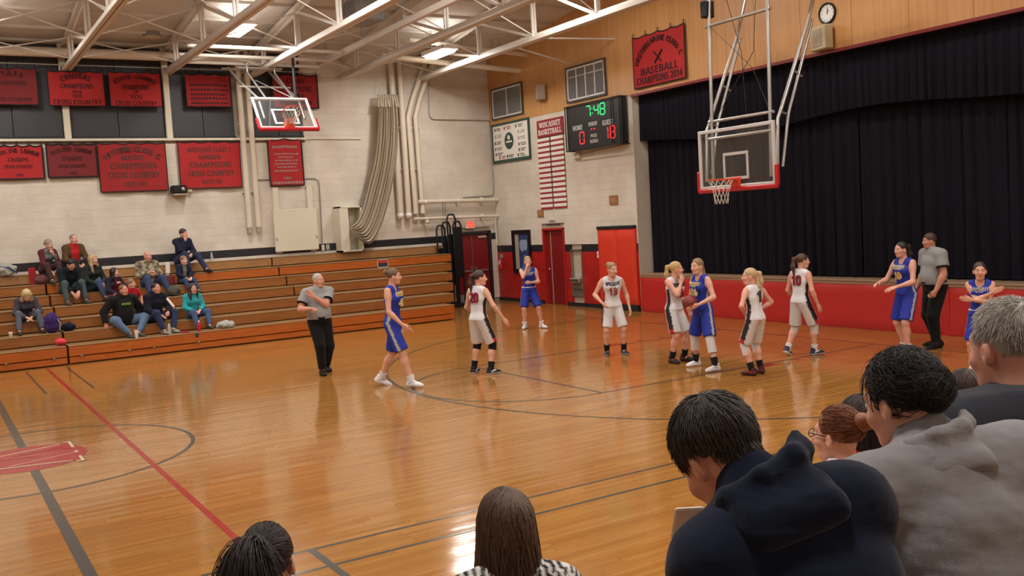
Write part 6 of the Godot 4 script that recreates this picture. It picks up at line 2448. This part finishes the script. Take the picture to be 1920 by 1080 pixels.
	d = {"label": "white player number 1 seen from behind with hands on her hips", "h": 1.58, "at": Vector3(2.36, 0, 2.46), "face": -178.0, "skin": "dfa58f", "hair": "c0a37c", "style": ["pulled", "tail", "braid"], "hyaw": 48.0,
		"fl": Vector3(.1, 0, .02), "fr": Vector3(.12, 0, .05), "hl": Vector3(-.01, -.36, .06), "hr": Vector3(-.01, -.36, .06), "el": Vector3(1, 0, -.5), "er": Vector3(1, 0, -.5), "pl": Vector3(-1, -.3, 0), "pr": Vector3(-1, -.3, 0), "knee_l": "d4d2d2", "knee_r": "d4d2d2", "knee_dn": .4, "knee_up": .15, "shoe": "4e2226", "shoe_mark": "8d3136", "sole": "2c1c1e", "print": [["1", .2, .17, .07, "4a3b44", -1.0]]}
	person(merged(white, d))
	d = {"label": "white player number 10 with a red hair tie walking towards the stage", "h": 1.68, "at": Vector3(4.14, 0, 1.72), "face": 92.0, "skin": "dda68e", "hair": "4f382a", "style": ["pulled", "tail"], "band": "b02a34", "hyaw": -28.0,
		"fl": Vector3(.16, .03, -.16), "fr": Vector3(.12, 0, .16), "pitchl": 25.0, "hr": Vector3(.12, -.5, .06), "hl": Vector3(.05, -.45, .15), "sock": "d8d8da", "sock_len": .22, "knee_l": "c9c4c2", "knee_r": "c9c4c2", "knee_dn": .35, "knee_up": .1, "shoe": "2b3350", "shoe_mark": "e4e4e8", "print": [["10", .2, .17, .18, "8e2230", -1.0]]}
	person(merged(white, d))
	d = {"label": "blue player with a dark ponytail, arms bent, beside the standing referee", "h": 1.82, "at": Vector3(5.26, 0, 2.87), "face": -100.0, "skin": "dfa890", "hair": "2e231e", "style": ["pulled", "tail"], "hyaw": -5.0,
		"fl": Vector3(.1, 0, .1), "fr": Vector3(.12, 0, -.06), "hl": Vector3(-.02, -.32, .3), "hr": Vector3(-.02, -.26, .36), "pl": Vector3(-.6, -1, 0), "pr": Vector3(-.6, -1, 0), "print": [["BOOTHBAY", .23, .075, .24, "dcd8cc", 1.0], ["10", .16, .12, .13, "d9b878", 1.0]]}
	person(merged(blue, d))
	d = {"label": "dark haired referee standing with hands down before the red stage pads", "h": 1.92, "at": Vector3(6.1, 0, 2.8), "face": -112.0, "bulk": 1.2, "skin": "cf8f78", "hair": "4a3a30", "style": ["short"], "hyaw": -8.0,
		"fl": Vector3(.14, 0, .1), "fr": Vector3(.14, 0, -.1), "hl": Vector3(.06, -.5, .14), "hr": Vector3(.06, -.5, .1), "gl": 1}
	person(merged(official, d))
	d = {"label": "blue player with arms crossed looking back at the crowd", "h": 1.54, "at": Vector3(4.36, 0, 4.68), "face": -62.0, "skin": "dba288", "hair": "3d2f27", "style": ["pulled"], "belt": "d4d4d6", "hyaw": 8.0,
		"fl": Vector3(.1, 0, .05), "fr": Vector3(.12, 0, -.05), "hl": Vector3(-.26, -.2, .24), "hr": Vector3(-.34, -.1, .2), "el": Vector3(.5, -1, .2), "er": Vector3(.5, -1, .2), "pl": Vector3(-.2, 0, -1), "pr": Vector3(-.2, 0, -1), "gr": 0, "print": [["BOOTHBAY", .225, .07, .22, "dcd8cc", 1.0]]}
	person(merged(blue, d))
	# ---- the far bleacher
	sit(-6.05, 2, {"label": "spectator with long blonde hair in a grey jacket looking down at a phone", "h": 1.62, "face": 4.0, "lean": 34.0, "hpitch": 38.0, "skin": "d8a58e", "hair": "c9b486", "style": ["long"], "top": "jacket", "top_col": "4a4650", "low_col": "5a6270", "hl": Vector3(-.1, -.22, .26), "hr": Vector3(-.1, -.22, .26), "shoe": "3c3a34", "fl": Vector3(.22, -.24, .5), "fr": Vector3(.22, -.24, .5)})
	sit(-5.38, 6, {"label": "spectator in a grey vest and maroon sleeves, hand at chin, by the wall", "h": 1.6, "face": 20.0, "lean": 24.0, "hyaw": 20.0, "skin": "d3a08a", "hair": "8d7f70", "style": ["short"], "top": "sweater", "top_col": "5e2a2c", "panel_col": "6f7471", "panel_w": .11, "hl": Vector3(-.12, .04, .22), "el": Vector3(.5, -1, .1), "pl": Vector3(0, 0, -1), "gl": 1, "low_col": "4a3432"})
	sit(-4.76, 6, {"label": "balding spectator in an open tan coat over a red shirt", "h": 1.74, "male": true, "face": 18.0, "lean": 6.0, "hyaw": 10.0, "skin": "d59c86", "hair": "8a7a6c", "style": ["crop"], "top": "jacket", "top_col": "57422a", "panel_col": "b8242a", "panel_w": .095, "low_col": "2b2a30"})
	sit(-5.05, 4, {"label": "bearded spectator in a black cap and jacket leaning on his knees", "h": 1.76, "male": true, "face": 14.0, "lean": 30.0, "hpitch": 20.0, "hyaw": 5.0, "skin": "c58f78", "hair": "1d1a1c", "style": ["short"], "top": "jacket", "top_col": "1c2126", "low_col": "4b5557", "hl": Vector3(-.12, -.3, .3), "hr": Vector3(-.1, -.3, .3), "bulk": 1.1, "fl": Vector3(.22, -.24, .5), "fr": Vector3(.2, -.24, .5)})
	sit(-4.5, 4, {"label": "blonde spectator in a dark green top with crossed legs in jeans", "h": 1.66, "face": 22.0, "hyaw": 18.0, "skin": "d3a088", "hair": "b39a72", "style": ["long"], "top": "sweater", "top_col": "252c2a", "low_col": "42506e", "fr": Vector3(.02, -.2, .55), "fl": Vector3(.16, -.24, .42), "kr": Vector3(.0, 1, .5)})
	sit(-4.15, 3, {"label": "dark haired young spectator with pink trousers drinking, behind the big man", "h": 1.45, "face": 22.0, "hyaw": 28.0, "head": .215, "skin": "d3a088", "hair": "211a1a", "style": ["long"], "top": "jacket", "top_col": "2a2630", "panel_col": "7a2430", "low_col": "b05a66", "hl": Vector3(-.1, -.06, .24), "gl": 1})
	sit(-3.27, 4, {"label": "bald spectator in a camouflage jacket, hands together", "h": 1.66, "male": true, "bulk": 1.25, "face": 16.0, "hyaw": 12.0, "skin": "d0937e", "hair": "7a6558", "style": [], "top": "jacket", "camo": true, "top_col": "7d735c", "low_col": "3b4a6c", "hl": Vector3(-.14, -.2, .26), "hr": Vector3(-.12, -.16, .26), "gl": 1, "gr": 1, "fl": Vector3(.3, -.24, .5), "fr": Vector3(.2, -.24, .5)})
	sit(-2.26, 6, {"label": "spectator in a navy jacket with hand at mouth on the top row", "h": 1.76, "male": true, "face": 22.0, "hyaw": 16.0, "lean": 14.0, "skin": "d09a84", "hair": "3a2a24", "style": ["short"], "top": "jacket", "top_col": "1d2236", "low_col": "2f3a56", "hr": Vector3(-.12, .07, .22), "er": Vector3(.4, -1, .2), "pr": Vector3(0, 0, -1), "gr": 1, "hl": Vector3(-.12, -.26, .26), "gl": 1, "fl": Vector3(.3, -.24, .6), "fr": Vector3(.12, -.24, .5), "shoe": "1c1c1c"})
	sit(-2.43, 4, {"label": "boy in a navy jacket over a grey shirt beside the snack bag", "h": 1.2, "male": true, "face": 20.0, "hyaw": 5.0, "head": .215, "skin": "d9a890", "hair": "8a6a48", "style": ["short"], "top": "jacket", "top_col": "1f2438", "panel_col": "77786f", "low_col": "37476a", "shoe": "5a5c50", "fl": Vector3(.14, -.24, .42), "fr": Vector3(.12, -.24, .42)})
	sit(-3.91, 2, {"label": "youngster in a red shirt behind the man in the black hoodie", "h": 1.38, "male": true, "face": 22.0, "hyaw": 26.0, "head": .215, "skin": "dca48c", "hair": "8a6c50", "style": ["short"], "top": "tee", "top_col": "b01f2a", "low_col": "5a4a3c", "hl": Vector3(.1, -.4, .1)})
	sit(-4.19, 1, {"label": "large man in a black hoodie with green lettering and pale jeans", "h": 1.8, "male": true, "bulk": 1.42, "face": 16.0, "hyaw": 22.0, "skin": "d08f78", "hair": "7a4c34", "style": ["crop"], "top": "hoodie", "top_col": "16191b", "low_col": "5c7390", "hr": Vector3(.2, -.46, .06), "hl": Vector3(.1, -.44, .12), "fl": Vector3(.12, -.24, .46), "fr": Vector3(.1, -.24, .5), "kl": Vector3(1.1, .8, .5), "kr": Vector3(1.1, .8, .5), "print": [["NORTHEAST", .22, .045, .2, "7fae3c", 1.0, .2]]})
	sit(-3.51, 1, {"label": "spectator in a navy hoodie with white laces holding a rolled paper", "h": 1.74, "male": true, "bulk": 1.1, "face": 20.0, "hyaw": 20.0, "skin": "cf937c", "hair": "241c1c", "style": ["crop"], "top": "hoodie", "top_col": "171a28", "low_col": "2c3554", "shoe": "8d8a80", "hr": Vector3(-.1, -.34, .26), "hl": Vector3(-.08, -.3, .3), "gl": 1, "kl": Vector3(.8, 1, .5), "kr": Vector3(.3, 1, .5)})
	sit(-2.68, 1, {"label": "spectator in a turquoise sweater with dark shoulder length hair", "h": 1.5, "bulk": 1.12, "face": 8.0, "hyaw": 8.0, "skin": "d09a88", "hair": "3a2724", "style": ["long"], "top": "sweater", "top_col": "2f9aa0", "low_col": "46597c", "hl": Vector3(-.09, -.32, .26), "hr": Vector3(-.09, -.32, .26), "fl": Vector3(.18, -.24, .5), "fr": Vector3(.1, -.24, .52), "kl": Vector3(.6, 1, .5)})
	# ---- the near bleacher, seen from behind
	seat({"label": "boy in a dark navy hoodie bent over his phone", "head": .212, "hood": .8, "h": 1.66, "male": true, "at": Vector3(-6.57, 1.35, 11.46), "py": .15, "face": 155.0, "lean": 29.0, "tilt": -17.0, "hyaw": 18.0, "hpitch": 34.0, "skin": "d69c86", "hair": "3a302a", "style": ["crop"], "top": "hoodie", "top_col": "1b2030", "fabric": "fleece", "cell": .0125, "loose": .012, "wrinkle": .008, "big_hood": true, "hl": Vector3(-.08, -.09, .36), "hr": Vector3(-.22, -.12, .36), "gl": 1, "gr": 1, "sws": .84, "el": Vector3(.15, -1, -.2), "er": Vector3(.3, -1, -.2), "strands": {"n": 7500, "len": .044, "mode": "crown", "out": .09, "w": .0016, "puff": 1.03, "side_x": .62, "side_y": -.06, "low": -.62}, "sseed": 3})
	seat({"label": "woman in a grey hooded sweatshirt with dark hair pinned up", "h": 1.68, "py": .06, "head": .218, "hood": .7, "at": Vector3(-5.975, 1.35, 11.278), "face": 152.0, "lean": 22.0, "tilt": -8.0, "hyaw": 24.0, "hpitch": 12.0, "skin": "d29c86", "hair": "231d1d", "style": ["pulled"], "top": "hoodie", "top_col": "87868a", "fabric": "fleece", "cell": .0125, "bulk": 1.3, "loose": .022, "wrinkle": .012, "big_hood": true, "strands": {"n": 6500, "len": .11, "mode": "back", "ky": .03, "out": .12, "w": .0017, "curl": .008, "mess": .45, "low": -.6, "puff": 1.03}, "strands2": {"n": 2600, "len": .16, "mode": "bun", "ky": .02, "out": .3, "w": .0018, "low": -2.0, "face_z": 9.0, "steps": 9, "curl": .012, "mess": 1.0}, "sseed": 5})
	seat({"label": "man with cropped grey hair in a dark jacket beside the grey sweatshirt", "h": 1.76, "male": true, "at": Vector3(-5.58, 1.35, 11.24), "py": .09, "face": 150.0, "lean": 20.0, "tilt": -4.0, "hyaw": 15.0, "hpitch": 6.0, "skin": "c98f7c", "hair": "aaa39c", "style": ["crop"], "top": "jacket", "top_col": "33353f", "cell": .014, "bulk": 1.15, "loose": .035, "strands": {"n": 6000, "len": .02, "mode": "crown", "out": .08, "w": .0013, "low": -.6, "steps": 3}, "sseed": 7})
	seat({"label": "red haired girl with glasses and a low bun on the near bleacher", "h": 1.72, "at": Vector3(-4.52, .63, 9.69), "face": 165.0, "py": .15, "lean": 4.0, "hyaw": 25.0, "skin": "dba58e", "hair": "7a4527", "style": ["pulled", "bun"], "top": "tee", "top_col": "d6d2d0", "strands": {"n": 2600, "len": .1, "mode": "back", "ky": .06, "out": .1, "fall": .03, "w": .0024, "puff": 1.04}, "sseed": 9, "glasses": true})
	seat({"label": "dark haired girl in a red shirt next to the red haired girl", "h": 1.72, "at": Vector3(-4.26, .63, 9.6), "face": 165.0, "py": .15, "lean": 5.0, "hyaw": -10.0, "skin": "dba58e", "hair": "2a1d1a", "style": ["pulled"], "top": "tee", "top_col": "a91f28", "strands": {"n": 3400, "len": .3, "mode": "down", "out": .1, "w": .003, "puff": 1.08, "low": -.3, "leave": -.1, "steps": 7}, "sseed": 11})
	seat({"label": "girl with chestnut hair in a red and white top beyond the grey sweatshirt", "h": 1.74, "at": Vector3(-3.42, .63, 9.58), "face": 160.0, "py": .15, "lean": 5.0, "skin": "dba58e", "hair": "3d2a20", "style": ["pulled"], "top": "tee", "top_col": "b3323a", "strands": {"n": 2600, "len": .26, "mode": "down", "out": .1, "w": .0032, "puff": 1.08, "low": -.3, "leave": -.1, "steps": 7}, "sseed": 13})
	seat({"label": "girl with long wavy brown hair in a black and white striped shirt", "h": 1.74, "at": Vector3(-6.33, .63, 9.81), "face": 158.0, "py": .15, "lean": 6.0, "hyaw": 10.0, "skin": "dba58e", "hair": "5a4436", "style": ["pulled"], "top": "tee", "stripes": true, "cell": .013, "strands": {"n": 7000, "len": .46, "mode": "down", "out": .12, "w": .0026, "steps": 12, "curl": .016, "wave": 30.0, "puff": 1.1, "low": -.3, "mess": .16, "leave": -.08}, "sseed": 15})
	seat({"label": "girl with a high dark ponytail on the near bleacher", "h": 1.7, "at": Vector3(-7.06, .63, 9.56), "face": 168.0, "py": .15, "lean": 5.0, "hyaw": -20.0, "skin": "dba58e", "hair": "352b29", "style": ["pulled"], "strands2": {"n": 2600, "len": .3, "mode": "tail", "ky": .09, "w": .0024, "low": -2.0, "face_z": 9.0, "steps": 9, "mess": .1}, "top": "tee", "top_col": "3a3a44", "strands": {"n": 3500, "len": .1, "mode": "back", "ky": .09, "out": .06, "fall": .0, "w": .0024, "puff": 1.03}, "sseed": 17})
	seat({"label": "brown haired child whose crown shows low beside the centre line", "h": 1.6, "at": Vector3(-7.8, .63, 9.56), "face": 170.0, "py": .13, "lean": 18.0, "skin": "dba58e", "hair": "5a4030", "style": ["short"], "top": "tee", "top_col": "44506a"})

func merged(a: Dictionary, b: Dictionary) -> Dictionary:
	var c := a.duplicate()
	c.merge(b, true)
	return c

func build_small_things() -> void:
	var t: Node3D
	var b: MB
	# the ball
	t = thing("basketball", "dark red basketball held at the waist of the blue player", "ball", Vector3(2.02, 1.05, 1.45))
	b = MB.new()
	b.sphere(Vector3.ZERO, Vector3.ONE * .119, 28)
	part(t, "shell", b, mat("ball_red", "7d2c26", .5))
	b = MB.new()
	for ax in 3:
		var pts := []
		for k in 33:
			var a := TAU * k / 32
			pts.append([Vector3(cos(a), sin(a), 0), Vector3(0, cos(a), sin(a)), Vector3(cos(a), 0, sin(a))][ax] * .1185)
		b.tube(pts, .0022, 4, false)
	part(t, "seams", b, M.black_soft)
	# phone in the boy's hand
	t = thing("smartphone", "white smartphone in the hand of the boy in the navy hoodie", "phone", Vector3(-6.54, 1.795, 10.9))
	var B := Basis(Vector3.UP, 2.6) * Basis(Vector3.RIGHT, -.7)
	b = MB.new()
	b.bbox(Vector3.ZERO, Vector3(.062, .118, .009), .004, B)
	part(t, "case", b, M.sign_white)
	b = MB.new()
	b.box(B.z * .0048, Vector3(.054, .095, .001), B)
	part(t, "screen", b, M.dark_panel)
	# things left on the far bleacher
	t = thing("paper_cup", "white paper cup on the front row beside the large man", "cup", Vector3(-4.06, row_y(0), -9.36))
	b = MB.new()
	b.lathe([Vector2(.001, 0), Vector2(.032, 0), Vector2(.045, .17), Vector2(.042, .17), Vector2(.03, .01)], 16)
	part(t, "cup", b, M.sign_white)
	b = MB.new()
	b.lathe([Vector2(.046, .166), Vector2(.048, .174), Vector2(.044, .176)], 16)
	part(t, "rim", b, M.white_metal)
	for i in 3:
		t = thing("bottle", ["clear water bottle on the front row beside the rolled paper", "maroon sports bottle by the feet of the turquoise sweater", "clear bottle left on the top row"][i], "bottle", [Vector3(-3.37, row_y(0), -9.36), Vector3(-2.72, row_y(0), -9.4), Vector3(-1.42, row_y(6), -12.95)][i])
		b = MB.new()
		b.lathe([Vector2(.001, 0), Vector2(.036, 0), Vector2(.038, .02), Vector2(.038, .14), Vector2(.03, .18), Vector2(.014, .2), Vector2(.014, .215)], 14)
		part(t, "bottle", b, [M.bottle_clear, M.board_pad, M.bottle_clear][i])
		b = MB.new()
		b.lathe([Vector2(.017, .21), Vector2(.017, .235), Vector2(.001, .236)], 12)
		part(t, "cap", b, M.white_metal)
	t = thing("plastic_bag", "crumpled grey and white bag on the front row", "bag", Vector3(-2.13, row_y(0), -9.44))
	lump(t, "bag", Vector3(.2, .09, .12), 41, "a9a8a2", .05)
	t = thing("backpack", "purple backpack beside the spectator with long blonde hair", "bag", Vector3(-5.62, row_y(1), -9.98))
	lump(t, "pack", Vector3(.16, .22, .14), 42, "3c2a63", .03)
	b = MB.new()
	b.tube([Vector3(.1, .3, .08), Vector3(.14, .2, .16), Vector3(.12, .05, .16)], .012, 6)
	part(t, "strap", b, M.speaker_grille)
	t = thing("pink_bag", "small bright pink bag lying against the purple backpack", "bag", Vector3(-5.54, row_y(0), -9.5))
	lump(t, "bag", Vector3(.11, .08, .1), 43, "d8404e", .02)
	t = thing("dark_coat", "dark navy coat bundled next to the backpack", "coat", Vector3(-5.3, row_y(1), -10.1))
	lump(t, "coat", Vector3(.15, .09, .14), 44, "1a1d30", .04)
	t = thing("patterned_bag", "patterned maroon bag under the spectator by the wall", "bag", Vector3(-5.5, row_y(5), -12.4))
	lump(t, "bag", Vector3(.17, .11, .12), 45, "6d4444", .03)
	t = thing("red_poster_tube", "red folded paper leaning on the top row by the wall", "paper", Vector3(-5.66, row_y(5), -12.72))
	b = MB.new()
	b.bbox(Vector3(0, .2, 0), Vector3(.16, .4, .03), .006, Basis(Vector3.BACK, .08))
	part(t, "sheet", b, M.banner_bright)
	t = thing("folded_coat", "pale patterned coat lying over the top row", "coat", Vector3(-6.25, row_y(6), -12.82))
	lump(t, "coat", Vector3(.28, .16, .16), 46, "a8a99c", .05)
	b = MB.new()
	b.col = lin("2c3f86")
	b.tube([Vector3(-.2, .24, .1), Vector3(.1, .2, .14), Vector3(.27, .06, .1)], .02, 6)
	part(t, "blue_edge", b, M.vertex)
	t = thing("popcorn_bag", "upright white paper snack bag next to the boy", "bag", Vector3(-2.64, row_y(5), -12.5))
	b = MB.new()
	b.bbox(Vector3(0, .15, 0), Vector3(.1, .3, .07), .01, Basis(Vector3.BACK, -.05))
	part(t, "bag", b, M.sign_white)
	t = thing("red_lunch_bag", "red and black cooler bag beside the camouflage jacket", "bag", Vector3(-2.78, row_y(4), -11.95))
	b = MB.new()
	b.bbox(Vector3(0, .11, 0), Vector3(.3, .22, .16), .02)
	part(t, "bag", b, M.banner_dull)
	b = MB.new()
	b.tube([Vector3(-.1, .21, 0), Vector3(-.05, .29, 0), Vector3(.05, .29, 0), Vector3(.1, .21, 0)], .01, 6)
	part(t, "handle", b, M.black_soft)
	t = thing("grey_bag", "grey and dark rucksack on the row below the boy", "bag", Vector3(-2.78, row_y(3), -11.3))
	lump(t, "bag", Vector3(.15, .14, .13), 47, "55534c", .04)
	t = thing("rolled_paper", "rolled white program in the hand of the navy hoodie", "paper", Vector3(-3.22, 1.06, -9.78))
	b = MB.new()
	b.tube([Vector3(-.06, .1, -.02), Vector3(.06, -.1, .05)], .028, 12)
	part(t, "roll", b, M.sign_white)
	t = thing("snack_wrapper", "red snack wrappers scattered on the front row", "wrapper", Vector3(-3.05, row_y(0), -9.38))
	lump(t, "wrapper", Vector3(.12, .02, .05), 48, "a33a36", .01)
	t = thing("coffee_cup", "small tan cup beside the boots of the blonde spectator", "cup", Vector3(-6.42, row_y(1), -9.9))
	b = MB.new()
	b.lathe([Vector2(.001, 0), Vector2(.03, 0), Vector2(.04, .1), Vector2(.036, .1), Vector2(.028, .01)], 14)
	part(t, "cup", b, M.pale_paint)
	b = MB.new()
	b.lathe([Vector2(.042, .095), Vector2(.042, .11), Vector2(.001, .112)], 14)
	part(t, "lid", b, M.white_metal)

func lump(t: Node3D, called: String, r: Vector3, sd: int, hex: String, amp: float) -> void:
	# a soft bundle resting on its base
	var nz := FastNoiseLite.new()
	nz.seed = sd
	nz.frequency = 5.0
	var f := Fld.new(-r - Vector3(.05, .02, .05), r + Vector3(.05, r.y + .06, .05), .014)
	f.ell(Vector3(0, r.y * .95, 0), r, Basis(), .02)
	f.warp(nz, amp, Vector3.ONE)
	f.cut(Vector3.ZERO, Vector3.DOWN)
	var b := MB.new()
	b.col = lin(hex)
	f.mesh(b)
	part(t, called, b, M.cloth)
